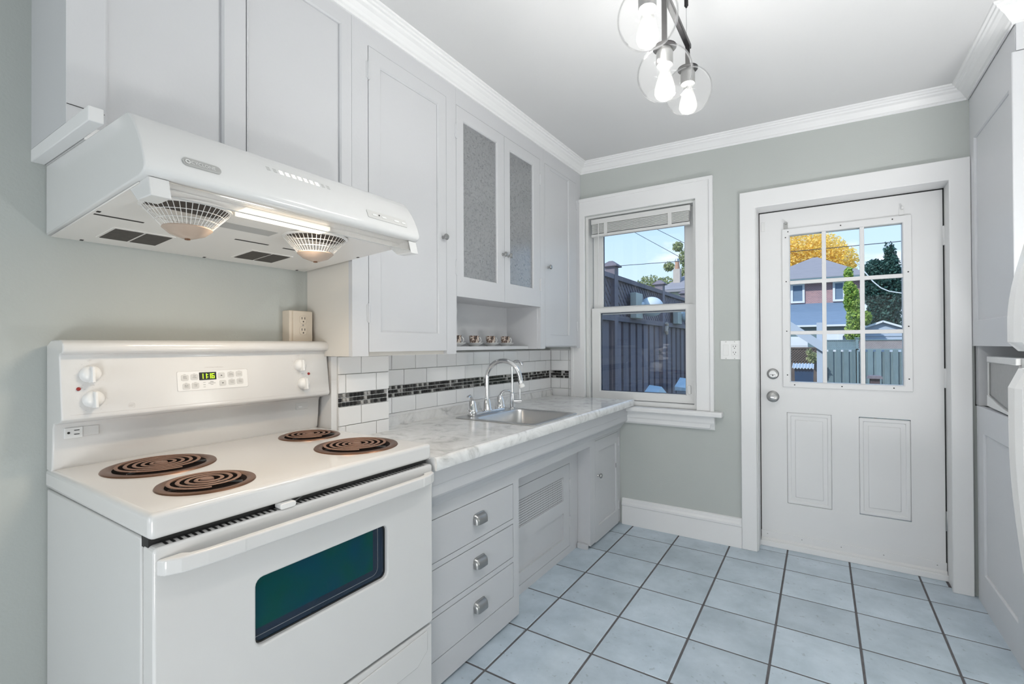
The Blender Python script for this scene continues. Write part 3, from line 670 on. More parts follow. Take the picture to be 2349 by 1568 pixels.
for x in (-0.278, -0.10, 0.09, 0.28, 0.50):
    MB().lathe([(0.003, 0), (0.003, 0.001)], (x, DY - 0.006, 0.070), (0, -1, 0), n=8).build('screw', 'nickel', d1)
MB().box(DX0 - 0.008, DX1 + 0.008, DY - 0.024, DY + 0.05, 0.0, 0.031).build('threshold', 'trim_white', d1, bevel=0.003)
for q in ((-0.3145, DX0, 0.03, 2.0235), (DX1, 0.5415, 0.03, 2.0235), (-0.3145, 0.5415, DZ1, 2.0235)):
    MB().box(q[0], q[1], DY + 0.003, DY + 0.03, q[2], q[3]).build('weatherstrip', 'black', d1)
MB().box(-0.300, -0.281, DY - 0.004, DY, 1.906, 1.962).build('strike_cover', 'vinyl_white', d1, bevel=0.001)

# switch plate
sp = thing('switch_plate', 'white wall plate with a rocker switch and a double socket beside the door casing', 'switch', (-0.46, 3.15, 1.18))
MB().rplate('y', (-0.5145, -0.4035, 1.127, 1.241), 0.004, 3.150, 3.144).build('plate', 'plastic_white', sp, bevel=0.0015)
rk = MB().prism([(3.145, 1.152), (3.138, 1.152), (3.1425, 1.216), (3.145, 1.216)], 'x', -0.499, -0.468).build('rocker', 'plastic_white', sp, bevel=0.001)
so = MB().box(-0.452, -0.420, 3.1405, 3.146, 1.150, 1.218).build('socket', 'plastic_white', sp, bevel=0.001)
for zc in (1.203, 1.167):
    for dx in (-0.0065, 0.0065):
        MB().box(-0.436 + dx - 0.0014, -0.436 + dx + 0.0014, 3.1398, 3.1412, zc - 0.001, zc + 0.007).build('slot', 'black', so)
    MB().lathe([(0.0026, 0), (0.0026, 0.0012)], (-0.436, 3.141, zc - 0.008), (0, -1, 0), n=10).build('slot', 'black', so)
for x in (-0.4835, -0.436):
    for z in (1.133, 1.234):
        MB().lathe([(0.003, 0), (0.003, 0.0012)], (x, 3.1442, z), (0, -1, 0), n=10).build('screw', 'plastic_grey', sp)

# ------------------------------------------------------------------ upper cabinets on the left wall (face x = -1.447)
FXU = -1.447; BK = -1.467
def face(parent, ys, zs, solid, x0=BK, x1=FXU, mat='cabinet_paint'):
    return MB().slab('x', ys, zs, x0, x1, solid).build('face_frame', mat, parent)
zt = lambda x: CZ(x) - 0.02
# over-hood cabinet
c1 = thing('wall_cabinet', 'grey two-door wall cabinet directly above the white range hood', 'cabinet', (-1.58, 0.755, 1.735))
MB().box(XW, BK, 0.358, 1.151, 1.735, zt(-1.5)).build('carcass', 'cabinet_paint', c1)
face(c1, [0.358, 0.428, 0.766, 0.770, 1.151], [1.735, 1.775, zt(FXU)], lambda i, j: i == 0 or (j == 0 and i < 0) or False)
a = panel_door('door', (0.4280, 0.7655, 1.735, zt(FXU)), (0.4350, 0.699, 1.742, 2.392), FXU, c1, rec=0.013)
a2 = panel_door('door', (0.7685, 1.1505, 1.735, zt(FXU)), (0.7770, 1.1025, 1.742, 2.385), FXU, c1, rec=0.012)
MB().box(-1.440 - 0.0075, -1.4455, 0.359, 0.428, 1.7785, 1.7797).build('joint', 'dark_slot', c1)
# scrap wood filler batten between hood and cabinet
MB().box(XW, -1.300, 0.357, 0.384, 1.7015, 1.734).build('filler_batten', 'trim_white', c1, bevel=0.002)
MB().box(XW, -1.430, 0.386, 1.14, 1.7015, 1.733).build('filler_block', 'trim_white', c1)
# tall single-door cabinet
c2 = thing('wall_cabinet', 'grey single-door wall cabinet with round knob between the hood and the glass doors', 'cabinet', (-1.58, 1.43, 1.18))
MB().box(XW, BK, 1.1515, 1.714, 1.180, zt(-1.5)).build('carcass', 'cabinet_hood_lit', c2)
MB().slab('x', [1.1515, 1.2265, 1.681, 1.748], [1.180, 1.197, 2.371, zt(FXU)], BK, FXU, lambda i, j: not (i == 1 and j in (0, 1))).build('face_frame', 'cabinet_paint', c2)
d = panel_door('door', (1.2295, 1.6795, 1.1965, 2.3700), (1.293, 1.6235, 1.277, 2.310), FXU, c2)
knob(d, FXU, 1.655, 1.714)
for z in (2.275, 1.345): hinge(d, FXU, 1.2275, z, 0.075)
# glass-door cabinet with open niche
c3 = thing('glass_cabinet', 'grey wall cabinet with two textured-glass doors over an open niche with cups', 'cabinet', (-1.58, 2.15, 1.195))
zb = zt(-1.5)
MB().slab('x', [1.748, 1.760, 2.548, 2.560], [1.195, 1.455, 1.470, zb - 0.02, zb], -1.700, BK, lambda i, j: i in (0, 2) or j in (1, 3)).build('carcass', 'cabinet_paint', c3)
MB().box(-1.712, -1.690, 1.748, 2.560, 1.19, zb).build('back_panel', 'cabinet_paint', c3)
for z in (1.735, 2.035): MB().box(-1.688, -1.492, 1.7605, 2.5475, z, z + 0.02).build('shelf', 'cabinet_paint', c3)
MB().box(-1.689, -1.530, 1.7605, 2.5475, 1.1945, 1.2145).build('niche_shelf', 'cabinet_paint', c3, bevel=0.002)
MB().slab('x', [1.7485, 1.752, 2.558, 2.600], [1.1955, 1.452, 2.366, zt(FXU)], BK, FXU, lambda i, j: i in (0, 2) or j == 2).build('face_frame', 'cabinet_paint', c3)
for (y0, y1, p, hy, ky) in ((1.7535, 2.1615, (1.811, 2.092, 1.553, 2.303), 1.7515, 2.143), (2.1640, 2.5565, (2.222, 2.474, 1.562, 2.302), 2.5585, 2.196)):
    d = MB().ring('x', (y0, y1, 1.4535, 2.3645), p, FXU - 0.02, FXU, cham=0.004).build('door', 'cabinet_paint', c3)
    MB().box(FXU - 0.014, FXU - 0.010, p[0] - 0.004, p[1] + 0.004, p[2] - 0.004, p[3] + 0.004).build('pane', 'obscure_glass', d)
    knob(d, FXU, ky, 1.712, 0.0135)
    for z in (2.24, 1.59): hinge(d, FXU, hy, z, 0.075)
# corner cabinet
c4_ = thing('wall_cabinet', 'narrow grey wall cabinet in the corner beside the window', 'cabinet', (-1.58, 2.87, 1.20))
MB().box(-1.690, BK, 2.601, 3.149, 1.205, zt(-1.5)).build('carcass', 'cabinet_paint', c4_)
MB().slab('x', [2.6005, 2.617, 3.082, 3.1495], [1.197, 1.213, 2.362, zt(FXU)], BK, FXU, lambda i, j: not (i == 1 and j in (0, 1))).build('face_frame', 'cabinet_paint', c4_)
d = panel_door('door', (2.6190, 3.0805, 1.2125, 2.3605), (2.690, 2.955, 1.285, 2.345), FXU, c4_)
knob(d, FXU, 2.655, 1.711)
for z in (2.21, 1.35): hinge(d, FXU, 3.0815, z, 0.07)

# cups and saucers in the niche
def make_cup(y, first, lab1, lab2):
    x, z0 = -1.604, 1.2147
    sc = MB().lathe([(0.0001, 0.0), (0.026, 0.0), (0.028, 0.003), (0.040, 0.0100), (0.0535, 0.0180), (0.0538, 0.0190), (0.040, 0.0118), (0.026, 0.0075), (0.0001, 0.0072)], (x, y, z0), n=32, close=False).build('saucer', 'porcelain')
    tag(sc, lab1, 'saucer', 'saucers in the niche')
    c = thing('tea_cup', lab2, 'cup', (x, y, z0 + 0.0075), 'patterned cups in the niche')
    MB().lathe([(0.0001, 0.0), (0.018, 0.0), (0.0225, 0.005), (0.0255, 0.014), (0.0270, 0.028), (0.0280, 0.0500), (0.0266, 0.0500), (0.0256, 0.028), (0.0235, 0.012), (0.0001, 0.006)], (x, y, z0 + 0.0078), n=32, close=False).build('bowl', 'cup_pattern', c)
    P = [(x + 0.016, y + 0.019 + 0.022 * math.sin(t), z0 + 0.034 + 0.016 * math.cos(t)) for t in [PI * k / 8 for k in range(9)]]
    MB().tube(P, 0.0028, n=8).build('handle', 'porcelain', c)
for y, o1, o2 in ((1.937, 'leftmost', 'leftmost'), (2.092, 'second from left', 'second from left'), (2.248, 'third from left', 'third from left'), (2.402, 'rightmost', 'rightmost')):
    make_cup(y, 0, 'white saucer under the %s cup in the open niche' % o1, 'small brown floral cup, %s of four in the open niche' % o2)

# ------------------------------------------------------------------ electrical box behind the stove
ob = thing('outlet_box', 'cream surface-mounted socket box on the wall above the stove back', 'outlet', (-1.69, 1.10, 1.24))
MB().box(XW, -1.672, 1.045, 1.138, 1.235, 1.355).build('box', 'cream_plastic', ob, bevel=0.003)
MB().rplate('x', (1.057, 1.138, 1.237, 1.353), 0.003, -1.672, -1.667).build('cover_plate', 'cream_plastic', ob, bevel=0.001)
for zc in (1.3215, 1.2785):
    s_ = MB().rplate('x', (1.083, 1.112, zc - 0.0155, zc + 0.0155), 0.009, -1.667, -1.6645).build('socket', 'cream_plastic', ob, bevel=0.0008)
    for dy in (-0.006, 0.006):
        MB().box(-1.6648, -1.6640, 1.0975 + dy - 0.0012, 1.0975 + dy + 0.0012, zc + 0.0005, zc + 0.009).build('slot', 'black', s_)
    MB().lathe([(0.0026, 0), (0.0026, 0.0009)], (-1.6648, 1.0975, zc - 0.008), (1, 0, 0), n=10).build('slot', 'black', s_)
MB().lathe([(0.003, 0), (0.003, 0.001)], (-1.667, 1.0975, 1.300), (1, 0, 0), n=10).build('screw', 'nickel', ob)

# ------------------------------------------------------------------ range hood
HY0, HY1 = 0.386, 1.142
hd = thing('range_hood', 'white curved range hood with a lit lamp over the stove', 'range hood', (-1.4, 0.764, 1.516))
hz = lambda x: 1.516 + (x + 1.718) * 0.0650
arc = [(-1.182, 1.700), (-1.170, 1.692), (-1.150, 1.673), (-1.132, 1.650), (-1.118, 1.627), (-1.106, 1.602), (-1.0985, 1.580), (-1.0985, 1.571), (-1.103, 1.564), (-1.112, 1.560)]
MB().prism([(-1.718, 1.516), (-1.718, 1.7005)] + arc + [(-1.125, 1.556), (-1.227, hz(-1.227) + 0.002)], 'y', HY0, HY1, smooth=True).build('shell', 'hood_white', hd, bevel=0.0035, seg=2)
# underside plate, proud by a few millimetres
MB().add([(x, y, hz(x) - d) for d in (0.0035, 0.0) for x, y in ((-1.712, HY0 + 0.008), (-1.712, HY1 - 0.008), (-1.150, HY1 - 0.008), (-1.150, HY0 + 0.008))],
         [(0, 1, 2, 3), (7, 6, 5, 4), (0, 4, 5, 1), (1, 5, 6, 2), (2, 6, 7, 3), (3, 7, 4, 0)]).build('underside', 'hood_under', hd, bevel=0.0015, seg=1)
def fan(x, y):
    z = hz(x) - 0.003
    f = MB().lathe([(0.092, 0), (0.092, -0.004), (0.086, -0.006), (0.0855, -0.002)], (x, y, z), n=36, close=False).build('fan_guard', 'clear_wire', hd)
    MB().lathe([(0.0001, -0.001), (0.082, -0.001), (0.082, -0.0025), (0.0001, -0.0025)], (x, y, z), n=36, close=False).build('fan_screen', 'filter_mesh', f)
    w = MB()
    for k in range(44):
        t = 2 * PI * k / 44; c, s = math.cos(t), math.sin(t)
        w.tube([(x + 0.088 * c, y + 0.088 * s, z - 0.004), (x + 0.048 * c, y + 0.048 * s, z - 0.048)], 0.0008, n=4)
    for r, h in ((0.075, 0.018), (0.062, 0.033)):
        w.tube([(x + r * math.cos(t), y + r * math.sin(t), z - h) for t in [2 * PI * k / 32 for k in range(33)]], 0.0009, n=4)
    w.build('guard_wire', 'clear_wire', f, kind='stuff')
    cu = MB().lathe([(0.050, -0.046), (0.051, -0.049), (0.036, -0.062), (0.012, -0.071), (0.0001, -0.0715)], (x, y, z), n=32, close=False).build('grease_cup', 'grease_cup', f)
    MB().lathe([(0.006, -0.0705), (0.006, -0.074), (0.0001, -0.075)], (x, y, z), n=12, close=False).build('cup_nut', 'drip_pan', f)
fan(-1.245, 0.523); fan(-1.262, 0.872)
def undplate(name, x0, x1, y0, y1, d, mat, parent, r=0.002):
    return MB().add([(x, y, hz(x) - 0.0035 - dd) for dd in (d, 0.0) for x, y in ((x0, y0), (x0, y1), (x1, y1), (x1, y0))],
             [(0, 1, 2, 3), (7, 6, 5, 4), (0, 4, 5, 1), (1, 5, 6, 2), (2, 6, 7, 3), (3, 7, 4, 0)]).build(name, mat, parent)
for y0 in (0.470, 0.822):
    fr = undplate('grease_filter', -1.640, -1.510, y0 - 0.004, y0 + 0.136, 0.002, 'hood_under', hd)
    for k in (0, 1):
        undplate('filter_mesh', -1.632, -1.518, y0 + 0.002 + k * 0.067, y0 + 0.063 + k * 0.067, 0.003, 'filter_mesh', fr)
for (xa, ya, yb) in ((-1.425, 0.402, 0.500), (-1.425, 0.722, 0.822), (-1.425, 0.558, 0.600), (-1.430, 0.872, 0.945)):
    undplate('slot', xa - 0.004, xa + 0.004, ya, yb, 0.0006, 'dark_slot', hd)
undplate('rating_sticker', -1.335, -1.285, 0.63, 0.77, 0.0006, 'plastic_grey', hd)
for (xa, ya) in ((-1.40, 0.40), (-1.70, 0.45), (-1.70, 0.76), (-1.70, 1.09), (-1.38, 1.12)):
    undplate('screw', xa - 0.005, xa + 0.005, ya, ya + 0.007, 0.001, 'dark_slot', hd)
ln = undplate('lamp_lens', -1.192, -1.142, 0.605, 0.835, 0.010, 'hood_glow', hd)
L = lamp('hood_lamp', 'AREA', (-1.167, 0.72, hz(-1.167) - 0.018), HOOD_W, (1.0, 0.80, 0.58), (0, 0, 0), shape='RECTANGLE', size=0.04, size_y=0.22)
L.parent = hd; L.location = Vector((-1.167, 0.72, hz(-1.167) - 0.018)) - hd.location
# drop-down clear visor between two end caps
for y0, y1 in ((0.397, 0.434), (1.106, 1.139)):
    MB().prism([(-1.205, 1.549), (-1.112, 1.558), (-1.100, 1.518), (-1.165, 1.518), (-1.180, 1.530)], 'y', y0, y1).build('visor_bracket', 'hood_white', hd, bevel=0.002)
MB().add([(-1.1125, y, 1.5555) for y in (0.434, 1.106)] + [(-1.1035, y, 1.5245) for y in (1.106, 0.434)] + [(-1.1155, y, 1.5550) for y in (0.434, 1.106)] + [(-1.1065, y, 1.5245) for y in (1.106, 0.434)],
         [(0, 1, 2, 3), (7, 6, 5, 4), (0, 4, 5, 1), (1, 5, 6, 2), (2, 6, 7, 3), (3, 7, 4, 0)]).build('visor', 'visor_plastic', hd)
MB().tube([(-1.1045, 0.434, 1.5243), (-1.1045, 1.106, 1.5243)], 0.0014, n=6).build('visor_edge', 'plastic_grey', hd)
# maker's badge, light slits and key panel on the curved front
def on_front(y, z, d):            # point on the curved front at height z, d proud
    for (xa, za), (xb, zb_) in zip(arc, arc[1:]):
        if zb_ <= z <= za:
            t = (za - z) / (za - zb_); n_ = Vector((za - zb_, 0, xb - xa)).normalized()
            return Vector((xa + (xb - xa) * t, y, z)) + n_ * d
bd = MB(); pts = MB.rrect((0.455, 0.531, 1.596, 1.614), 0.0088, 6)
bd.prism(pts, 'x', 0.0, 1.0); bd.v = [tuple(on_front(v[1], v[2], 0.0005 + 0.0018 * v[0])) for v in bd.v]
bdo = bd.build('badge', 'plastic_grey', hd)
p_ = on_front(0.495, 1.605, 0.0028)
text('lettering', 'CYCLONE', 0.0105, p_, (PI / 2 - 0.40, 0, PI / 2), 'plastic_white', bdo, 0.0002)
q_ = on_front(0.465, 1.605, 0.0026)
MB().lathe([(0.0050, 0), (0.0050, 0.0006), (0.0032, 0.0006), (0.0032, 0)], q_, (0.92, 0, 0.39), n=16, close=False).build('emblem', 'plastic_white', bdo)
kp = MB().prism(MB.rrect((0.936, 1.092, 1.595, 1.619), 0.003, 3), 'x', 0.0, 1.0); kp.v = [tuple(on_front(v[1], v[2], 0.0004 + 0.0016 * v[0])) for v in kp.v]
kpo = kp.build('key_panel', 'key_grey', hd)
for k, (y, w) in enumerate(((0.962, 0.018), (0.998, 0.018), (1.048, 0.022), (1.078, 0.016))):
    b = MB().prism(MB.rrect((y - w / 2, y + w / 2, 1.603, 1.609), 0.0028, 3), 'x', 0, 1); b.v = [tuple(on_front(v[1], v[2], 0.002 + 0.001 * v[0])) for v in b.v]; b.build('key', 'plastic_white', kpo)
b = MB().lathe([(0.0025, 0), (0.0025, 0.0008)], on_front(0.980, 1.609, 0.002), (0.92, 0, 0.39), n=10).build('indicator', 'black', kpo)
for k in range(3):
    for i in range(11):
        y = 0.655 + i * 0.017; z = 1.652 + k * 0.0042; cu_ = 0.0035 * (1 - ((i - 5) / 5.5) ** 2)
        b = MB().box(0, 1, y - 0.0046, y + 0.0046, z - 0.0009 + cu_ * 0, z + 0.0009); b.v = [tuple(on_front(v[1], v[2], 0.0006 * v[0] - 0.0002)) for v in b.v]
        b.build('slit', 'hood_glow' if 1 < i < 9 else 'plastic_grey', hd)  # slits glow by material in place of lamp light leaking out

# ------------------------------------------------------------------ electric stove
SY0, SY1 = 0.384, 1.164
st = thing('electric_stove', 'white electric stove with four coil burners and a dark oven window', 'stove', (-1.39, 0.774, 0.0))
MB().box(-1.714, -1.120, SY0 + 0.004, SY1 - 0.004, 0.02, 0.8465).build('body', 'enamel_side', st, bevel=0.004)
ct = MB().box(-1.716, -1.0695, SY0, SY1, 0.8495, 0.9005).build('cooktop', 'enamel', st, bevel=0.011, seg=4)
# backguard
bgp = [(-1.716, 0.895), (-1.676, 0.895), (-1.670, 0.908), (-1.665, 0.960), (-1.662, 1.008), (-1.655, 1.020), (-1.606, 1.028), (-1.5955, 1.034), (-1.594, 1.042), (-1.613, 1.194), (-1.609, 1.2005), (-1.592, 1.203), (-1.5855, 1.2105), (-1.585, 1.220), (-1.589, 1.230), (-1.600, 1.2365), (-1.616, 1.2385), (-1.680, 1.2385), (-1.716, 1.226)]
MB().prism(bgp, 'y', SY0 + 0.003, SY1 - 0.001, smooth=True).build('backguard', 'enamel', st, bevel=0.006, seg=3)
BX = lambda z: -1.594 - (z - 1.042) * 0.1250
def bgbox(y0, y1, z0, z1, d0, d1, r=0.0, n=4):
    b = MB()
    if r: b.prism(MB.rrect((y0, y1, z0, z1), r, n), 'x', d0, d1)
    else: b.box(d0, d1, y0, y1, z0, z1)
    return b.xf(lambda x, y, z: (BX(z) + x, y, z))
bgbox(SY0 + 0.020, SY1 - 0.016, 1.0462, 1.0472, -0.001, 0.0004).build('panel_seam', 'print_faint', st)
cp = bgbox(0.646, 0.852, 1.087, 1.1445, -0.002, 0.0012, 0.004).build('control_panel', 'plastic_white', st)
# outline of the panel
b = MB().rring('x', (0.645, 0.853, 1.086, 1.1455), 0.004, (0.6458, 0.8522, 1.0868, 1.1447), 0.0035, -0.001, 0.0010); b.xf(lambda x, y, z: (BX(z) + x, y, z)).build('panel_outline', 'print_faint', cp)
dp = bgbox(0.7055, 0.7545, 1.1165, 1.1400, 0.0008, 0.0022, 0.001).build('clock_display', 'black', cp)
SEG = {'1': 'bc', '6': 'afgedc'}
def digit(ch, y, z, w, h, t):
    on = SEG[ch]
    R = {'a': (0, w, h - t, h), 'b': (w - t, w, h / 2, h), 'c': (w - t, w, 0, h / 2), 'd': (0, w, 0, t), 'e': (0, t, 0, h / 2), 'f': (0, t, h / 2, h), 'g': (0, w, h / 2 - t / 2, h / 2 + t / 2)}
    b = MB()
    for s in on: a0, a1, b0, b1 = R[s]; b.box(0.0021, 0.0026, y + a0, y + a1, z + b0, z + b1)
    b.xf(lambda x, y, z: (BX(z) + x, y, z)).build('digit', 'led_green', dp)
for ch, y in (('1', 0.7085), ('1', 0.7185), ('1', 0.7300), ('6', 0.7405)): digit(ch, y, 1.1205, 0.0085, 0.0155, 0.0022)
for z in (1.1240, 1.1315): bgbox(0.7285, 0.7305, z, z + 0.0022, 0.0021, 0.0026).build('colon', 'led_green', dp)
ROT = (PI / 2 - 0.124, 0, PI / 2)
for (y, z, t) in ((0.666, 1.126, 'Bake\nTemp'), (0.692, 1.127, 'Self\nClean'), (0.669, 1.100, 'Broil\nHi/Lo'), (0.694, 1.101, 'Clear\nOff'), (0.770, 1.128, '^'), (0.773, 1.104, 'v'), (0.799, 1.1295, 'Timer\nOn/Off'), (0.825, 1.130, 'Clock'), (0.801, 1.105, 'Cook\nTime'), (0.827, 1.106, 'Start\nTime')):
    k = bgbox(y - 0.0102, y + 0.0102, z - 0.0088, z + 0.0088, 0.0010, 0.0021, 0.004).build('button', 'key_grey', cp)
    if t in '^v':
        s = 1 if t == '^' else -1
        b = MB().prism([(y - 0.003, z - 0.0013 * s), (y + 0.003, z - 0.0013 * s), (y, z + 0.002 * s)], 'x', 0.0020, 0.0024).xf(lambda x, y, z: (BX(z) + x, y, z)).build('arrow', 'black', k)
    else:
        text('lettering', t, 0.0048, (BX(z) + 0.0023, y, z - 0.0006 + (0.0016 if '\n' in t else 0)), ROT, 'print_grey', k, 0.0001)
        bgbox(y - 0.003, y + 0.003, z + 0.0094, z + 0.0102, 0.0010, 0.0016).build('button_light', 'plastic_grey', k)
for k in range(3):
    bgbox(0.716, 0.7225, 1.1085 - k * 0.007, 1.1098 - k * 0.007, 0.0010, 0.0016).build('status_light', 'plastic_grey', cp)
text('lettering', 'Delay\nCook Timer\nLock', 0.0042, (BX(1.104) + 0.0016, 0.741, 1.106), ROT, 'print_grey', cp, 0.0001)
text('lettering', 'True Temp   Self-Clean', 0.0058, (BX(1.155) + 0.0006, 0.75, 1.155), ROT, 'print_faint', st, 0.0001)
# maker's monogram
lg = MB().rring('x', (0.5245, 0.5405, 1.0515, 1.0665), 0.006, (0.5257, 0.5393, 1.0527, 1.0653), 0.005, -0.001, 0.0006).xf(lambda x, y, z: (BX(z) + x, y, z)).build('emblem', 'print_faint', st)
text('lettering', 'GE', 0.0085, (BX(1.059) + 0.0007, 0.5325, 1.059), ROT, 'print_faint', lg, 0.0001)
def stove_knob(y, z, r=0.0225):
    x = BX(z); k = MB().lathe([(r, 0), (r, 0.004), (r * 0.95, 0.012), (r * 0.72, 0.0185), (r * 0.35, 0.0215), (0.0001, 0.022)], (x, y, z), (1, 0, 0.125), n=28).build('knob', 'plastic_white', st)
    MB().prism([(y - 0.0058, z - r * 0.98), (y + 0.0058, z - r * 0.98), (y + 0.0046, z + r * 1.02), (y - 0.0046, z + r * 1.02)], 'x', x + 0.004, x + 0.030).xf(lambda X, Y, Z: (X - (Z - z) * 0.125, y + (Y - y) * (1 if X < x + 0.01 else 0.62), z + (Z - z) * (1 if X < x + 0.01 else 0.90))).build('grip', 'plastic_white', k, bevel=0.0015)
    tk = MB()
    for i in range(11):
        a = math.radians(-150 + 30 * i); c, s = math.sin(a), math.cos(a)
        tk.box(0, 0.0005, y + c * r * 1.38 - 0.0012, y + c * r * 1.38 + 0.0012, z + s * r * 1.38 - 0.0007, z + s * r * 1.38 + 0.0007)
    tk.xf(lambda X, Y, Z: (BX(Z) + X, Y, Z)).build('dial_mark', 'print_faint', k, kind='stuff')
    text('lettering', 'OFF', 0.0055, (BX(z + r * 1.6) + 0.0005, y, z + r * 1.62), ROT, 'print_faint', k, 0.0001)
for y, z in ((0.446, 1.148), (0.450, 1.083), (1.043, 1.150), (1.052, 1.0825)): stove_knob(y, z, 0.0225 if y < 0.6 else 0.0215)
for y, z in ((0.4215, 1.112), (1.078, 1.117)):
    MB().ball((BX(z) + 0.001, y, z), 0.0048, 14, 8).build('indicator_light', 'red_lens', st)
# socket and switch on the riser
RX = -1.6615
ro = MB().box(RX - 0.006, RX + 0.0035, 0.4085, 0.4455, 0.9795, 1.0075).build('stove_socket', 'plastic_white', st, bevel=0.001)
MB().box(RX - 0.006, RX + 0.0012, 0.4455, 0.4800, 0.9820, 1.0075).build('socket_plate', 'enamel', st, bevel=0.001)
for z in (0.9885, 0.9990): MB().box(RX + 0.0033, RX + 0.0040, 0.4275, 0.4385, z, z + 0.002).build('slot', 'black', ro)
MB().lathe([(0.0030, 0), (0.0030, 0.0006)], (RX + 0.0034, 0.4165, 0.9945), (1, 0, 0), n=10).build('slot', 'black', ro)
MB().box(RX - 0.004, RX + 0.0010, 1.065, 1.113, 0.980, 1.004).build('light_switch_plate', 'enamel', st, bevel=0.001)
MB().rplate('x', (1.072, 1.088, 0.986, 0.993), 0.003, RX, RX + 0.004).build('light_switch', 'plastic_white', st, bevel=0.001)
# burners
def burner(x, y, R, turns, rot):
    z = 0.9005
    p = MB().lathe([(R * 0.80, 0.0006), (R * 0.84, 0.0035), (R * 0.92, 0.0050), (R * 0.985, 0.0030), (R, 0.0)], (x, y, z), n=56, close=False).build('drip_ring', 'drip_pan', st)
    MB().lathe([(0.0001, 0.0004), (R * 0.81, 0.0010)], (x, y, z), n=40, close=False).build('drip_bowl', 'pan_dark', p)
    Rc = R * 0.785; r0 = 0.016; n = int(turns * 40); P = []
    for i in range(n + 1):
        t = i / n; a = rot + turns * 2 * PI * t; r = r0 + (Rc - r0) * t; P.append((x + r * math.cos(a), y + r * math.sin(a), z + 0.0085))
    MB().tube(P, 0.0043, n=8, flat=0.40).build('coil', 'coil', p)
    MB().lathe([(0.0001, 0.0110), (0.013, 0.0110), (0.0145, 0.0085), (0.0145, 0.004)], (x, y, z), n=24, close=False).build('coil_cap', 'coil', p)
    sp_ = MB()
    for k in range(3):
        a = rot + 0.5 + k * 2 * PI / 3; sp_.bar((x, y, z + 0.003), (x + Rc * 1.03 * math.cos(a), y + Rc * 1.03 * math.sin(a), z + 0.003), 0.003, 0.004)
    sp_.build('coil_support', 'nickel', p, kind='stuff')
burner(-1.492, 0.563, 0.128, 4.6, 2.6); burner(-1.212, 0.550, 0.102, 3.6, 2.2); burner(-1.528, 1.032, 0.102, 3.6, 2.4); burner(-1.246, 1.008, 0.128, 4.6, 1.9)
# oven door
od = MB().rring('x', (SY0 + 0.004, SY1 - 0.004, 0.3265, 0.8360), 0.010, (0.584, 0.969, 0.547, 0.6985), 0.017, -1.1115, -1.0625).build('oven_door', 'enamel', st, bevel=0.005, seg=3)
MB().rplate('x', (0.580, 0.973, 0.543, 0.7025), 0.018, -1.084, -1.0765).build('window_pane', 'oven_glass', od)
MB().rring('x', (0.584, 0.969, 0.547, 0.6985), 0.017, (0.5875, 0.9655, 0.5505, 0.695), 0.015, -1.0768, -1.0745).build('window_gasket', 'black', od)
pm('oven_band', (0.003, 0.014, 0.034), 0.15, var=0.1)
MB().slab('x', [0.588, 0.926, 0.965], [0.551, 0.580, 0.6945], -1.0768, -1.0764, lambda i, j: i == 1 or j == 0).build('inner_band', 'oven_band', od)
MB().rring('x', (0.566, 0.944, 0.5625, 0.7150), 0.02, (0.5675, 0.9425, 0.5640, 0.7135), 0.019, -1.0770, -1.0760).build('inner_frame_line', 'dark_nickel', od)
# vent strip with slots above the door
MB().box(-1.1215, -1.090, SY0 + 0.006, SY1 - 0.006, 0.829, 0.8500).build('vent_gap', 'black', st)
vt = MB()
for k in range(56):
    y = 0.412 + k * 0.01300
    if 0.640 < y < 0.678: continue
    vt.add([(-1.0885 + dx, y + dy + (0.0018 if dz else 0), 0.8362 + dz) for dz in (0, 0) for dx, dy in ((0, 0), (0.019, -0.001), (0.019, 0.0045), (0, 0.0055))], [(0, 1, 2, 3)])
vt.xf(lambda x, y, z: (x, y, z + 0.0004)).build('vent_slot', 'black', st, kind='stuff')
MB().rplate('x', (0.640, 0.680, 0.8365, 0.8505), 0.006, -1.085, -1.060).build('lock_lever', 'plastic_white', st, bevel=0.002)
MB().bar((-1.066, 0.676, 0.8455), (-1.085, 0.712, 0.8485), 0.002, 0.002).build('lock_rod', 'nickel', st)
oc = [(0.392, -1.0635), (0.400, -1.048), (0.425, -1.036), (0.470, -1.029), (0.540, -1.0250), (0.545, -1.0265), (0.775, -1.0225), (1.080, -1.0265), (1.084, -1.0250), (1.120, -1.031), (1.146, -1.042), (1.156, -1.0635)]
ic = [(1.118, -1.0635), (1.108, -1.050), (1.084, -1.045), (0.775, -1.041), (0.470, -1.045), (0.446, -1.050), (0.436, -1.0635)]
hb = MB().prism([(y, x) for y, x in oc + ic], 'z', 0.783, 0.8145); hb.v = [(v[1], v[0], v[2]) for v in hb.v]
hb.build('oven_handle', 'enamel', od, bevel=0.004, seg=3)
# storage drawer
dr = MB().box(-1.112, -1.066, SY0 + 0.004, SY1 - 0.004, 0.045, 0.3175).build('storage_drawer', 'enamel', st, bevel=0.005, seg=3)
MB().prism([(0.44, 0.285), (1.135, 0.308), (1.135, 0.245), (1.09, 0.215), (0.47, 0.215), (0.44, 0.235)], 'x', -1.067, -1.061).build('drawer_pull', 'enamel', dr, bevel=0.003)
MB().box(-1.70, -1.13, SY0 + 0.02, SY1 - 0.02, 0.0, 0.022).build('plinth', 'black', st)

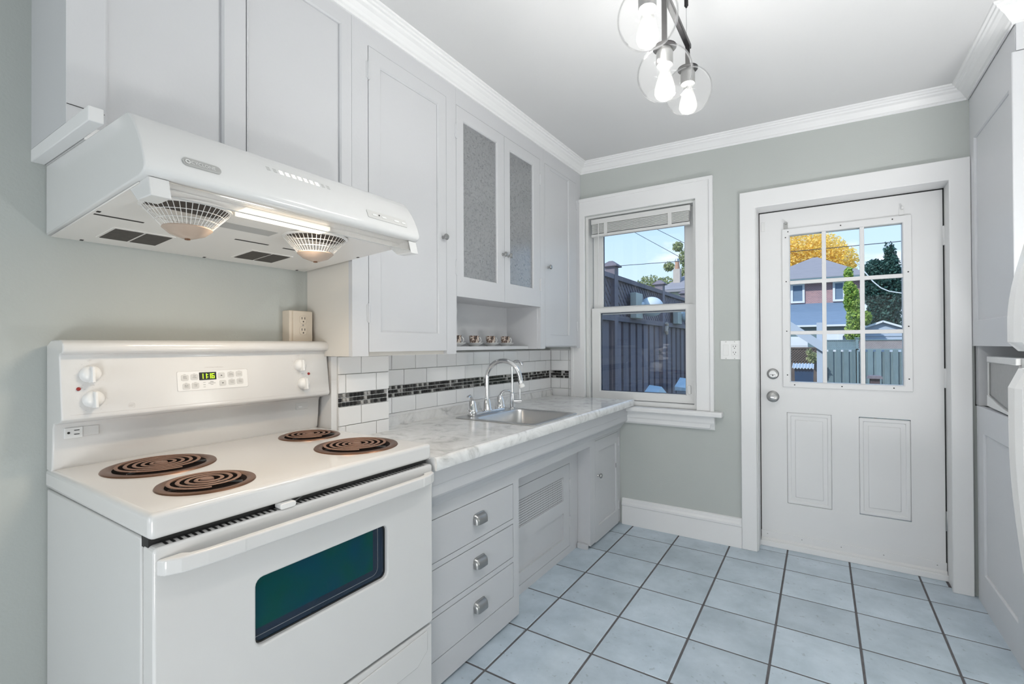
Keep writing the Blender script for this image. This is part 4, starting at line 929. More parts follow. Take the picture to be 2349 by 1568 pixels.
# ------------------------------------------------------------------ counter, sink, taps
ZC = 0.848
SK = (-1.572, -1.100, 1.880, 2.352)
cn = thing('countertop', 'grey marbled laminate countertop with raised front edge around the sink', 'countertop', (-1.37, 2.15, 0.81))
hx0, hx1, hy0, hy1 = SK[0] + 0.02, SK[1] - 0.015, SK[2] + 0.015, SK[3] - 0.015
MB().slab('z', [-1.695, hx0, hx1, -1.078], [1.466, hy0, hy1, 3.126], 0.815, ZC, lambda i, j: not (i == 1 and j == 1)).build('worktop', 'marble_laminate', cn)
MB().slab('z', [-1.595, -1.078], [1.169, 1.466], 0.815, ZC, lambda i, j: True).build('worktop_end', 'marble_laminate', cn)
MB().prism([(-1.0785, 0.815), (-1.0785, ZC), (-1.072, ZC + 0.0045), (-1.064, ZC + 0.006), (-1.057, ZC + 0.004), (-1.053, ZC - 0.001), (-1.0505, 0.835), (-1.0505, 0.818), (-1.054, 0.810), (-1.070, 0.810)], 'y', 1.169, 3.126, smooth=True).build('front_edge', 'marble_laminate', cn)
MB().box(-1.6895, -1.674, 1.466, 3.138, ZC - 0.002, 0.8905).build('upstand', 'marble_laminate', cn, bevel=0.002)
MB().prism([(-1.6895, 0.8908), (-1.676, 0.8908), (-1.6895, 0.9012)], 'y', 1.466, 3.138).build('sealant_bead', 'trim_white', cn)

sk = thing('kitchen_sink', 'stainless steel single-bowl drop-in sink in the countertop', 'sink', ((SK[0] + SK[1]) / 2, (SK[2] + SK[3]) / 2, ZC))
BW = (SK[0] + 0.105, SK[1] - 0.028, SK[2] + 0.028, SK[3] - 0.028)
rim = MB().rring('z', SK, 0.022, BW, 0.05, ZC + 0.0005, ZC + 0.0045, n=8).build('rim', 'steel', sk, bevel=0.0015)
n = 8; lv = [(0.0, 0.004), (0.004, -0.004), (0.010, -0.09), (0.022, -0.145), (0.055, -0.168), (0.12, -0.172)]
bm_ = MB(); rings = []
for ins, z in lv:
    q = (BW[0] + ins, BW[1] - ins, BW[2] + ins, BW[3] - ins); rings.append([(x, y, ZC + z) for x, y in MB.rrect(q, max(0.012, 0.05 - ins * 0.2), n)])
N = len(rings[0]); vs_ = [p for r in rings for p in r]; fs_ = [(k * N + i, k * N + (i + 1) % N, (k + 1) * N + (i + 1) % N, (k + 1) * N + i) for k in range(len(lv) - 1) for i in range(N)] + [tuple((len(lv) - 1) * N + i for i in range(N))]
bm_.add(vs_, fs_, True).build('bowl', 'steel', sk)
MB().lathe([(0.040, 0.0), (0.040, 0.003), (0.026, 0.001), (0.0001, -0.0005)], ((BW[0] + BW[1]) / 2, (BW[2] + BW[3]) / 2, ZC - 0.1718), n=24, close=False).build('drain', 'chrome', sk)

fa = thing('kitchen_faucet', 'chrome gooseneck kitchen faucet with two lever handles behind the sink', 'faucet', (-1.535, 2.10, ZC + 0.0045))
fz = ZC + 0.0045
FXX = -1.532
MB().rplate('z', (FXX - 0.027, FXX + 0.027, 1.955, 2.262), 0.026, fz, fz + 0.014, n=7).build('deck_plate', 'chrome', fa, bevel=0.004, seg=3)
z1 = fz + 0.014
MB().lathe([(0.030, 0), (0.030, 0.004), (0.025, 0.010), (0.020, 0.05), (0.0165, 0.058), (0.0165, 0.066)], (FXX, 2.108, z1), n=24).build('spout_base', 'chrome', fa)
R = 0.098; zc_ = 1.038
P = [(FXX, 2.108, z1 + 0.05), (FXX, 2.108, 0.98)] + [(FXX + R - R * math.cos(t), 2.108 + 0.03 * (1 - math.cos(t)) / 2, zc_ + R * math.sin(t)) for t in [math.radians(a) for a in range(0, 171, 10)]]
P.append((P[-1][0] + 0.006, P[-1][1], P[-1][2] - 0.025))
MB().tube(P, 0.0125, n=16).build('spout', 'chrome', fa)
e = Vector(P[-1])
ae = MB().lathe([(0.0135, 0.004), (0.0135, -0.010), (0.010, -0.012), (0.010, -0.020), (0.0001, -0.020)], e, (0, 0, 1), n=20).build('aerator', 'chrome', fa)
MB().lathe([(0.008, 0.004), (0.013, 0.0), (0.0155, -0.006), (0.0165, -0.018), (0.0001, -0.018)], e + Vector((0.002, 0, -0.016)), (-0.30, -0.2, 1), n=20).build('swivel_spray', 'plastic_white', ae)
for y, sg, tw in ((1.978, -1, 0.55), (2.236, 1, 0.35)):
    h = MB().lathe([(0.029, 0), (0.029, 0.012), (0.026, 0.016), (0.0255, 0.019), (0.022, 0.040), (0.0155, 0.058), (0.009, 0.070), (0.0001, 0.073)], (FXX, y, z1), n=24).build('handle_base', 'chrome', fa)
    b0 = Vector((FXX, y, z1 + 0.060)); dv = Vector((0.30, sg * 0.85, 0)).normalized()
    MB().tube([b0, b0 + dv * 0.012 + Vector((0, 0, 0.022)), b0 + dv * 0.032 + Vector((0, 0, 0.032)), b0 + dv * 0.060 + Vector((0, 0, 0.030)), b0 + dv * 0.072 + Vector((0, 0, 0.025))], [0.012, 0.0095, 0.0085, 0.0085, 0.006], n=12, flat=0.75).build('lever', 'chrome', h)
tp = thing('filter_tap', 'slim chrome filter tap with side lever right of the main faucet', 'faucet', (-1.505, 2.318, ZC + 0.0045))
tx, ty = -1.508, 2.326
MB().lathe([(0.020, 0), (0.020, 0.004), (0.0135, 0.006), (0.0135, 0.088), (0.010, 0.092)], (tx, ty, fz), n=20).build('body', 'chrome', tp)
P = [(tx, ty, fz + 0.085), (tx, ty, 1.095)] + [(tx + 0.034 - 0.034 * math.cos(t), ty, 1.095 + 0.034 * math.sin(t)) for t in [math.radians(a) for a in range(15, 166, 15)]]
MB().tube(P, 0.0060, n=12).build('spout', 'chrome', tp)
lv_ = MB().tube([(tx + 0.006, ty + 0.006, fz + 0.040), (tx + 0.040, ty + 0.035, fz + 0.040)], 0.011, n=16).build('valve', 'chrome', tp)
MB().tube([(tx + 0.034, ty + 0.030, fz + 0.044), (tx + 0.034, ty + 0.030, fz + 0.112)], 0.0042, n=10).build('lever', 'chrome', lv_)

# ------------------------------------------------------------------ base cabinets
trm = MB().prism([(-1.1468, 0.655), (-1.143, 0.655), (-1.137, 0.668), (-1.120, 0.690), (-1.106, 0.700), (-1.104, 0.708), (-1.098, 0.710), (-1.098, 0.745), (-1.094, 0.748), (-1.094, 0.8085), (-1.118, 0.8085), (-1.118, 0.715), (-1.1468, 0.700)], 'y', 1.172, 3.126)
tag(trm.build('counter_apron', 'cabinet_paint', None), 'grey moulded apron board running under the front edge of the countertop', 'apron')
FD = -1.147
b1 = thing('drawer_cabinet', 'grey base cabinet with three drawers beside the stove', 'cabinet', (-1.4, 1.5, 0.0))
MB().box(-1.60, FD - 0.02, 1.173, 1.8195, 0.02, 0.805).build('carcass', 'cabinet_paint', b1)
DRZ = [(0.452, 0.608), (0.2835, 0.4315), (0.108, 0.2625)]
zs_ = [0.012, 0.108, 0.2625, 0.2835, 0.4315, 0.452, 0.608, 0.655]
MB().slab('x', [1.173, 1.200, 1.7735, 1.8195], zs_, FD - 0.02, FD, lambda i, j: not (i == 1 and j in (1, 3, 5))).build('face_frame', 'cabinet_paint', b1)
def cup_pull(parent, y, z):
    pr = [(0, 0.036), (0.003, 0.0365), (0.005, 0.033), (0.014, 0.030), (0.021, 0.022), (0.024, 0.010), (0.0245, -0.004), (0.022, -0.004), (0.021, 0.009), (0.018, 0.020), (0.012, 0.026), (0, 0.029)]
    b = MB(); n = len(pr); vs = []; TS = [(-1, 0.22), (-0.97, 0.50), (-0.90, 0.74), (-0.80, 0.90), (-0.66, 0.985), (-0.4, 1), (0, 1), (0.4, 1), (0.66, 0.985), (0.80, 0.90), (0.90, 0.74), (0.97, 0.50), (1, 0.22)]
    for t, s_ in TS:
        for dx, dz in pr: vs.append((FD + dx * s_, y + t * 0.0385, z - 0.016 + dz * (0.45 + 0.55 * s_)))
    NS = len(TS)
    fs = [(k * n + i, k * n + (i + 1) % n, (k + 1) * n + (i + 1) % n, (k + 1) * n + i) for k in range(NS - 1) for i in range(n)] + [tuple(range(n)), tuple(range((NS - 1) * n, NS * n))]
    b.add(vs, fs, True); return b.build('cup_pull', 'nickel', parent)
for z0, z1_ in DRZ:
    d = MB().box(FD - 0.018, FD + 0.0005, 1.2025, 1.7710, z0 + 0.0020, z1_ - 0.0030).build('drawer', 'cabinet_paint', b1, bevel=0.0012, seg=1)
    cup_pull(d, 1.522, (z0 + z1_) / 2 + 0.006)
VX = -1.242
b2 = thing('sink_cabinet', 'recessed grey sink cabinet with a perforated vent panel door', 'cabinet', (-1.45, 2.2, 0.0))
MB().box(-1.69, VX - 0.028, 1.8205, 2.638, 0.02, 0.655).build('carcass', 'cabinet_paint', b2)
MB().box(-1.69, -1.60, 1.82, 2.638, 0.735, 0.806).build('top_rail', 'cabinet_paint', b2)
MB().box(VX - 0.03, FD - 0.001, 1.8205, 2.638, 0.618, 0.655).build('soffit_rail', 'cabinet_paint', b2)
MB().slab('x', [1.8205, 1.86, 2.531, 2.638], [0.0, 0.045, 0.527, 0.618], VX - 0.02, VX, lambda i, j: not (i == 1 and j == 1)).build('face_frame', 'cabinet_paint', b2)
PF = (1.925, 2.452, 0.326, 0.462); PL = (1.925, 2.455, 0.108, 0.255)
dd = MB().slab('x', [1.8625, PF[0], PF[1], 2.5285], [0.047, PL[2], PL[3], PF[2], PF[3], 0.5245], VX - 0.018, VX, lambda i, j: not (i == 1 and j in (1, 3))).build('door', 'cabinet_paint', b2)
MB().box(VX - 0.014, VX - 0.010, PL[0] - 0.002, PL[1] + 0.002, PL[2] - 0.002, PL[3] + 0.002).build('panel', 'cabinet_paint', dd)
nu, nv = 44, 11; du, dv_ = (PF[1] - PF[0]) / nu, (PF[3] - PF[2]) / nv; pf = MB(); h = 0.0027
for i in range(nu):
    for j in range(nv):
        y0, z0 = PF[0] + i * du, PF[2] + j * dv_; yc, zc = y0 + du / 2, z0 + dv_ / 2; xx = VX - 0.006
        pf.add([(xx, y0, z0), (xx, y0 + du, z0), (xx, y0 + du, z0 + dv_), (xx, y0, z0 + dv_), (xx, yc - h, zc - h), (xx, yc + h, zc - h), (xx, yc + h, zc + h), (xx, yc - h, zc + h)],
               [(0, 1, 5, 4), (1, 2, 6, 5), (2, 3, 7, 6), (3, 0, 4, 7)])
pf.build('perforated_panel', 'cabinet_paint', dd, kind='stuff')
MB().box(VX - 0.016, VX - 0.013, PF[0], PF[1], PF[2], PF[3]).build('dark_backing', 'black', dd)
for z in (0.40, 0.18): hinge(dd, VX, 2.530, z, 0.07)
b3 = thing('corner_base_cabinet', 'grey single-door base cabinet in the corner under the window end of the counter', 'cabinet', (-1.4, 2.9, 0.0))
FC = -1.160
MB().box(-1.69, FC - 0.02, 2.641, 3.13, 0.008, 0.805).build('carcass', 'cabinet_paint', b3)
MB().slab('x', [2.641, 2.7165, 3.112, 3.147], [0.018, 0.024, 0.632, 0.655], FC - 0.02, FC, lambda i, j: not (i == 1 and j in (0, 1))).build('face_frame', 'cabinet_paint', b3)
d = panel_door('door', (2.7185, 3.110, 0.012, 0.630), (2.772, 3.070, 0.108, 0.556), FC, b3)
knob(d, FC, 2.755, 0.414)
MB().box(FC - 0.0005, FC + 0.0012, 3.066, 3.0685, 0.395, 0.425).build('latch_slot', 'black', d)
for z in (0.565, 0.135): hinge(d, FC, 3.111, z, 0.06)
MB().box(-1.238, FC - 0.012, 2.618, 2.6405, 0.0, 0.030).build('foot_block', 'cabinet_paint', b3, bevel=0.002)

# ------------------------------------------------------------------ right side: cabinets, microwave, fridge
FR = 0.615
zr = CZ(0.62) - 0.02
r1 = thing('tall_wall_cabinet', 'grey wall cabinet at the right, above the microwave niche', 'cabinet', (0.8, 2.83, 1.206))
MB().box(FR + 0.02, XR - 0.004, 2.500, 3.149, 1.206, zr).build('carcass', 'cabinet_paint_lit', r1)
panel_door('door', (2.5005, 3.149, 1.206, zr), (2.58, 3.072, 1.328, 2.187), FR, r1, mat='cabinet_paint_lit', thick=0.02, sgn=-1)
MB().box(FR - 0.012, FR + 0.10, 2.490, 2.4995, 1.206, 2.30).build('end_panel', 'cabinet_paint_lit', r1, bevel=0.004)
MB().box(FR + 0.001, XR, 2.4905, 2.4995, 2.302, zr).build('upper_end_panel', 'cabinet_paint_lit', r1)
r2 = thing('base_cabinet', 'grey base cabinet at the right, below the microwave', 'cabinet', (0.8, 2.83, 0.0))
MB().box(FR + 0.03, XR - 0.004, 2.500, 3.125, 0.0, 0.918).build('carcass', 'cabinet_paint_lit', r2)
panel_door('door', (2.5005, 3.122, 0.0, 0.922), (2.58, 3.015, 0.155, 0.798), FR + 0.010, r2, mat='cabinet_paint_lit', thick=0.02, sgn=-1)
nw = struct('trim_3', (0.8, 3.12, 0.92))          # back and side of the niche
MB().box(FR + 0.012, XR, 3.092, 3.1435, 0.924, 1.205).build('niche_side', 'cabinet_paint', nw)
MB().box(0.97, XR, 2.50, 3.092, 0.918, 1.206).build('niche_back', 'niche_dark', nw)
MB().box(FR + 0.010, FR + 0.024, 3.1440, 3.1495, 0.918, 1.206).build('dark_gap', 'black', nw)
mw = thing('microwave_oven', 'white microwave with grey window in the niche at the right', 'microwave', (0.80, 2.76, 0.92))
MB().box(0.648, 0.95, 2.52, 2.985, 0.928, 1.160).build('case', 'plastic_white', mw, bevel=0.004)
for y in (2.56, 2.95):
    for x in (0.68, 0.92): MB().lathe([(0.012, 0), (0.012, 0.012)], (x, y, 0.9182), n=12).build('foot', 'black', mw)
ym = 2.985
out_ = [(2.60, 1.160), (ym, 1.160), (ym, 1.138), (ym - 0.010, 1.134), (ym - 0.010, 0.984), (ym, 0.980), (ym, 0.940), (2.60, 0.928)]
MB().prism([(y, z) for y, z in [(2.60, 1.160), (ym, 1.160), (ym, 1.132), (2.60, 1.132)]], 'x', 0.632, 0.648).build('door_top', 'plastic_white', mw, bevel=0.004)
cv = [(ym - 0.010 - 0.385 * t, 0.984 - 0.048 * math.sin(t * PI / 2)) for t in [k / 10 for k in range(11)]]
MB().prism([(2.60, 0.926)] + [(2.60, cv[-1][1])] + cv[::-1] + [(ym, 0.982), (ym, 0.936)], 'x', 0.632, 0.648).build('door_bottom', 'plastic_white', mw, bevel=0.003)
MB().box(0.634, 0.648, ym - 0.010, ym - 0.004, 0.98, 1.134).build('door_edge', 'plastic_white', mw)
MB().prism([(2.60, 1.1315)] + [(ym - 0.0105, 1.1315)] + cv + [(2.60, cv[-1][1])], 'x', 0.640, 0.648).build('door_window', 'microwave_window', mw)
MB().tube([(0.6395, ym - 0.013, 1.128)] + [(0.6395, y, z + 0.003) for y, z in cv], 0.003, n=6).build('window_trim', 'dark_nickel', mw)

fg = thing('refrigerator', 'white top-freezer refrigerator at the right edge of the picture', 'refrigerator', (0.63, 0.68, 0.0))
fx, fy0, fy1 = 0.272, 0.36, 1.070
MB().box(fx + 0.055, 0.985, fy0, fy1 - 0.004, 0.04, 1.665).build('cabinet', 'fridge_white', fg, bevel=0.006)
MB().box(fx + 0.08, 0.95, fy0 + 0.03, fy1 - 0.03, 0.0, 0.045).build('base_grille', 'black', fg)
for nm, z0, z1_ in (('fridge_door', 0.09, 1.183), ('freezer_door', 1.204, 1.670)):
    D = MB().rplate('z', (fx, fx + 0.05, fy0, fy1), 0.022, z0, z1_, n=6).build(nm, 'fridge_white', fg, bevel=0.006, seg=3)
    zz0, zz1 = (0.70, 1.180) if nm == 'fridge_door' else (1.207, 1.43)
    far = zz0 if nm == 'fridge_door' else zz1; near = zz1 if nm == 'fridge_door' else zz0
    N_ = 16; vs = []
    for k in range(N_ + 1):
        t = k / N_; z = far + (near - far) * t; b = math.sin(min(1, t * 1.25) * PI / 2) ** 1.5
        xo = fx + 0.004 - 0.028 * b; yy0, yy1 = fy1 - 0.052, fy1 - 0.006 + 0.004 * b
        if k == N_: xo += 0.012
        vs += [(fx + 0.006, yy0, z), (xo + 0.006, yy0, z), (xo, yy0 + 0.010, z), (xo, yy1 - 0.010, z), (xo + 0.010, yy1, z), (fx + 0.006, yy1, z)]
    fs = [(k * 6 + i, k * 6 + (i + 1) % 6, (k + 1) * 6 + (i + 1) % 6, (k + 1) * 6 + i) for k in range(N_) for i in range(6)] + [tuple(range(6)), tuple(range(N_ * 6, N_ * 6 + 6))]
    MB().add(vs, fs).build('door_handle', 'fridge_white', D, bevel=0.006, seg=3)

# ------------------------------------------------------------------ chandelier
ch = thing('chandelier', 'black linear chandelier with clear glass globes hanging from the ceiling', 'chandelier', (-0.36, 1.2, CZ(-0.36)))
CXX = -0.360; zb_ = 2.207
MB().box(CXX - 0.035, CXX + 0.035, 0.70, 1.55, CZ(CXX) - 0.022, CZ(CXX) + 0.001).build('canopy', 'black_metal', ch, bevel=0.003)
MB().bar((CXX, 0.55, zb_), (CXX, 1.645, zb_), 0.016, 0.016).build('crossbar', 'black_metal', ch, bevel=0.002)
for y in (0.66, 1.612):
    MB().lathe([(0.0055, CZ(CXX) - 2.325), (0.0065, CZ(CXX) - 2.326), (0.0065, 0.0), (0.004, -0.002), (0.003, -0.006)], (CXX, y, 2.325), n=14).build('ferrule', 'black_metal', ch)
    MB().tube([(CXX, y, 2.325), (CXX, y, zb_ + 0.006)], 0.0009, n=6).build('cable', 'nickel', ch)
def globe(y, zc, R=0.075):
    s = MB().box(CXX - 0.007, CXX + 0.007, y - 0.0025, y + 0.0025, zc + R + 0.004, zb_).build('stem', 'black_metal', ch)
    MB().lathe([(0.030, 0), (0.032, 0.002), (0.032, 0.006), (0.020, 0.012), (0.0001, 0.013)], (CXX, y, zc + R - 0.006), n=24).build('globe_cap', 'black_metal', s)
    MB().lathe([(0.0215, -0.048), (0.0225, -0.046), (0.0225, -0.012), (0.0205, -0.010), (0.0205, 0.0)], (CXX, y, zc + R - 0.004), n=24).build('socket', 'nickel', s)
    pr = []; a0 = math.radians(26); a1 = math.radians(139)
    for k in range(23):
        a = a0 + (a1 - a0) * k / 22; pr.append((R * math.sin(a), R * math.cos(a)))
    pr += [((R - 0.0022) * math.sin(a), (R - 0.0022) * math.cos(a)) for a in [a1 - (a1 - a0) * k / 22 for k in range(23)]]
    g = MB().lathe(pr + [pr[0]], (CXX, y, zc), n=48, close=False).build('glass_globe', 'globe_glass', ch)
    b0 = zc + R - 0.050
    bp = [(0.012, 0.0), (0.0125, -0.010), (0.017, -0.026), (0.0235, -0.050), (0.0285, -0.070), (0.0280, -0.082), (0.0215, -0.093), (0.010, -0.0985), (0.0001, -0.0995)]
    b = MB().lathe(bp, (CXX, y, b0), n=28, close=False).build('bulb', 'bulb_glass', s)
    f = MB()
    for k in range(6):
        a = 2 * PI * k / 6; f.tube([(CXX + 0.006 * math.cos(a), y + 0.006 * math.sin(a), b0 - 0.022), (CXX + 0.013 * math.cos(a), y + 0.013 * math.sin(a), b0 - 0.078)], 0.0022, n=6)
    f.build('filament', 'filament', b, kind='stuff')
    l = lamp('bulb_light', 'POINT', (0, 0, 0), BULB_W, (1.0, 0.985, 0.96), shadow_soft_size=0.022)
    l.parent = ch; l.location = Vector((CXX, y, b0 - 0.05)) - ch.location
globe(1.190, 2.042); globe(1.347, 1.976); globe(1.626, 2.052)

# ------------------------------------------------------------------ outdoors
GZ = -0.55
MB().box(-40, 40, 3.45, 70, GZ - 0.3, GZ).build('ground', 'lawn_green', kind='structure')
# dark side fence seen through the window
fxx = -1.90
sf = thing('fence', 'dark purple-brown lattice-topped board fence outside the window', 'fence', (fxx, 6.5, GZ))
for y in (3.28, 4.93, 6.78, 8.24, 9.8, 11.4):
    p = MB().box(fxx - 0.055, fxx + 0.055, y - 0.055, y + 0.055, GZ, 2.06).build('post', 'fence_dark', sf)
    MB().prism([(-0.085, 2.06), (0.085, 2.06), (0.085, 2.075), (0.02, 2.125), (-0.02, 2.125), (-0.085, 2.075)], 'y', y - 0.085, y + 0.085).xf(lambda X, Y, Z: (fxx + X, y + (Y - y) * (1 if Z < 2.1 else 0.3), Z)).build('post_cap', 'fence_dark', p)
PY = [3.28, 4.93, 6.78, 8.24, 9.8, 11.4]
for a, b in zip(PY, PY[1:]):
    MB().box(fxx - 0.04, fxx + 0.05, a + 0.055, b - 0.055, 1.925, 1.975).build('top_rail', 'fence_dark', sf)
    MB().box(fxx - 0.03, fxx + 0.055, a + 0.055, b - 0.055, 1.475, 1.535).build('mid_rail', 'fence_dark', sf)
    MB().box(fxx - 0.03, fxx + 0.04, a + 0.055, b - 0.055, -0.35, -0.27).build('bottom_rail', 'fence_dark', sf)
    n = int(round((b - a - 0.11) / 0.262)); pt = (b - a - 0.11) / n
    for k in range(n):
        y0 = a + 0.055 + k * pt + 0.012
        MB().box(fxx - 0.012, fxx + 0.014, y0, y0 + 0.176, GZ + 0.05, 1.48).build('board', 'fence_dark', sf)
    for k in range(n):
        y0 = a + 0.055 + k * pt + 0.150
        MB().box(fxx - 0.060, fxx - 0.034, y0, min(y0 + 0.176, b - 0.055), GZ + 0.05, 1.48).build('rear_board', 'fence_dark', sf)
    lt_ = MB(); w = 0.45; sp_ = 0.098
    y = a - w
    while y < b:
        for s, dx in ((1, 0.0), (-1, 0.009)):
            ya, yb = (y, y + w); t0 = max(0, (a + 0.05 - ya) / w); t1 = min(1, (b - 0.05 - ya) / w)
            if t1 - t0 > 0.04:
                pa = (ya + w * t0, 1.53 + w * (t0 if s > 0 else 1 - t0) * 0.89); pb = (ya + w * t1, 1.53 + w * (t1 if s > 0 else 1 - t1) * 0.89)
                lt_.bar((fxx + dx, pa[0], pa[1]), (fxx + dx, pb[0], pb[1]), 0.008, 0.046)
        y += sp_
    lt_.build('lattice', 'fence_dark', sf, kind='stuff')
for (y, nm) in ((5.72, 'nearer'), (7.62, 'farther')):
    dm = thing('dome_lamp', '%s white rounded dome fixed to the dark fence outside the window' % nm, 'lamp', (fxx + 0.06, y, 1.53))
    MB().box(fxx + 0.057, fxx + 0.13, y - 0.36, y - 0.12, 1.525, 1.82).build('bracket', 'bracket_grey', dm, bevel=0.006)
    MB().tube([(fxx + 0.10, y - 0.16, 1.70), (fxx + 0.17, y - 0.04, 1.69)], 0.03, n=12).build('neck', 'dome_white', dm)
    MB().ball((fxx + 0.195, y, 1.672), 0.140, 28, 16, sz=0.86).build('dome', 'dome_white', dm)
    MB().lathe([(0.141, -0.006), (0.1425, 0.0), (0.141, 0.006)], (fxx + 0.195, y, 1.69), n=28, close=False).build('rim', 'dome_white', dm)
rp_ = MB().tube([(fxx + 0.090, 6.78 + 0.02 * math.sin(k), 1.52 - 0.022 * k) for k in range(8)], [0.022, 0.03, 0.02, 0.028, 0.022, 0.03, 0.026, 0.02], n=8)
tag(rp_.build('rope_knot', 'rope', None), 'pale knotted rope hanging on the fence post outside the window', 'rope')
for (y0, x0, z1_, nm) in ((5.30, -1.58, 0.742, 'pale blue box with sloping lid by the fence, left one in the window'), (6.72, -1.58, 0.742, 'pale blue box with sloping lid at the lower right window edge')):
    bx = thing('storage_box', nm, 'box', (x0, y0 + 0.15, GZ))
    MB().box(x0 - 0.06, x0 + 0.06, y0 - 0.10, y0 + 0.42, GZ, 0.60).build('body', 'siding_blue', bx)
    MB().add([(x0 - 0.07, y0 - 0.16, 0.655), (x0 + 0.07, y0 - 0.16, 0.640), (x0 + 0.07, y0 + 0.14, 0.742), (x0 - 0.07, y0 + 0.14, 0.757), (x0 - 0.07, y0 + 0.46, 0.62), (x0 + 0.07, y0 + 0.46, 0.605),
              (x0 - 0.07, y0 - 0.16, 0.60), (x0 + 0.07, y0 - 0.16, 0.60), (x0 - 0.07, y0 + 0.46, 0.60), (x0 + 0.07, y0 + 0.46, 0.60)],
             [(0, 1, 2, 3), (3, 2, 5, 4), (0, 6, 7, 1), (4, 5, 9, 8), (0, 3, 4, 8, 6), (1, 7, 9, 5, 2), (6, 8, 9, 7)]).build('lid', 'box_blue', bx)

# foliage helper: one crown mesh of many leaf blades
def leaves(blobs, n, size, squash=1.0):
    b = np.array([c[:3] for c in blobs]); rad = np.array([c[3:6] for c in blobs]); wv = rad.prod(1) ** (2 / 3); wv /= wv.sum()
    k = rng.choice(len(blobs), n, p=wv); d = rng.normal(size=(n, 3)); d /= np.linalg.norm(d, axis=1)[:, None]
    c = b[k] + d * rad[k] * (rng.random(n) ** 0.33)[:, None]
    a1 = rng.normal(size=(n, 3)); a1 /= np.linalg.norm(a1, axis=1)[:, None]; a2 = np.cross(a1, rng.normal(size=(n, 3))); a2 /= np.linalg.norm(a2, axis=1)[:, None]
    s = size * (0.6 + 0.8 * rng.random(n))[:, None]
    P = np.stack([c - a1 * s, c + a2 * s * 0.55, c + a1 * s, c - a2 * s * 0.55], 1).reshape(-1, 3)
    m = MB(); m.v = [tuple(p) for p in P]; m.f = [(4 * i, 4 * i + 1, 4 * i + 2, 4 * i + 3) for i in range(n)]; m.sm = [False] * n
    return m
def tree(name, label, base, trunk_h, r, blobs, n, size, mat, group=None):
    t = thing(name, label, 'tree', base, group)
    MB().tube([(base[0], base[1], base[2]), (base[0] + 0.05, base[1], base[2] + trunk_h * 0.5), (base[0], base[1], base[2] + trunk_h)], [r, r * 0.8, r * 0.5], n=8).build('trunk', 'bark', t)
    leaves(blobs, n, size).build('crown', mat, t, kind='stuff')
    return t
B = lambda *a: a
# through the door: yellow tree behind the house, dark evergreen, light green shrub
tree('maple_tree', 'bright yellow autumn tree rising behind the brick house', (-0.2, 40, GZ), 7.0, 0.35,
     [B(-1.3, 40, 8.0, 2.0, 1.8, 1.9), B(0.2, 40, 7.6, 1.5, 1.5, 1.4), B(1.1, 40, 7.0, 1.2, 1.3, 1.05), B(-2.6, 40, 7.5, 1.6, 1.6, 2.0), B(-0.6, 40.5, 6.3, 2.6, 1.2, 1.2), B(1.35, 40, 6.2, 0.8, 1.0, 0.8)], 22000, 0.085, 'leaf_yellow')
tree('evergreen_tree', 'tall dark green conifer at the right in the door window', (1.68, 18, GZ), 4.4, 0.10,
     [B(1.62, 18, 1.6, 0.52, 0.5, 1.0), B(1.60, 18, 2.6, 0.44, 0.45, 0.9), B(1.62, 18, 3.3, 0.36, 0.4, 0.42), B(1.78, 18, 3.65, 0.13, 0.2, 0.6), B(1.42, 18, 3.1, 0.22, 0.3, 0.45), B(1.90, 18, 2.8, 0.16, 0.3, 0.75), B(1.66, 18, 3.75, 0.06, 0.1, 0.55), B(1.35, 18, 2.0, 0.18, 0.3, 0.7), B(1.42, 18, 3.2, 0.30, 0.3, 0.42), B(1.72, 18, 3.3, 0.26, 0.3, 0.48), B(1.25, 18, 2.9, 0.16, 0.3, 0.6), B(1.38, 18, 3.42, 0.27, 0.3, 0.36), B(1.80, 18, 3.45, 0.20, 0.3, 0.42)], 21000, 0.042, 'leaf_dark')
tree('leafy_shrub', 'light green leafy bush between the brick house and the conifer', (0.72, 14.5, GZ), 2.2, 0.05,
     [B(0.66, 14.5, 2.30, 0.17, 0.2, 0.42), B(0.74, 14.5, 1.85, 0.20, 0.2, 0.32), B(0.92, 14.5, 1.85, 0.13, 0.2, 0.17), B(0.60, 14.5, 2.62, 0.11, 0.2, 0.16), B(0.60, 14.5, 2.95, 0.09, 0.2, 0.18), B(0.70, 14.5, 1.5, 0.2, 0.2, 0.3)], 6500, 0.036, 'leaf_green')
# through the window: olive trees far behind the fence
tree('garden_tree', 'broad yellow-green tree beyond the fence in the window', (-8.2, 26, GZ), 4.5, 0.2,
     [B(-8.6, 26, 3.6, 1.0, 0.8, 0.95), B(-7.8, 26, 4.2, 0.9, 0.8, 0.8), B(-7.0, 26, 4.1, 0.75, 0.8, 0.75), B(-8.0, 26, 2.6, 1.6, 1, 0.9), B(-6.4, 26, 3.8, 0.5, 0.8, 0.7)], 9000, 0.075, 'leaf_olive')
tree('garden_tree', 'thin leafy tree near the chimney at the right of the window', (-5.15, 22, GZ), 5.0, 0.08,
     [B(-5.35, 22, 5.6, 0.22, 0.3, 0.22), B(-5.05, 22, 5.1, 0.24, 0.3, 0.4), B(-5.75, 22, 4.75, 0.24, 0.3, 0.22), B(-5.0, 22, 4.3, 0.3, 0.3, 0.5), B(-5.35, 22, 3.9, 0.3, 0.3, 0.3)], 2200, 0.06, 'leaf_olive')
tree('garden_tree', 'sparse orange-tinged tree top just right of the nearest fence post', (-8.6, 24, GZ), 4.0, 0.08,
     [B(-8.77, 24, 3.78, 0.28, 0.3, 0.50), B(-8.3, 24, 3.7, 0.26, 0.3, 0.26)], 500, 0.07, 'leaf_olive')

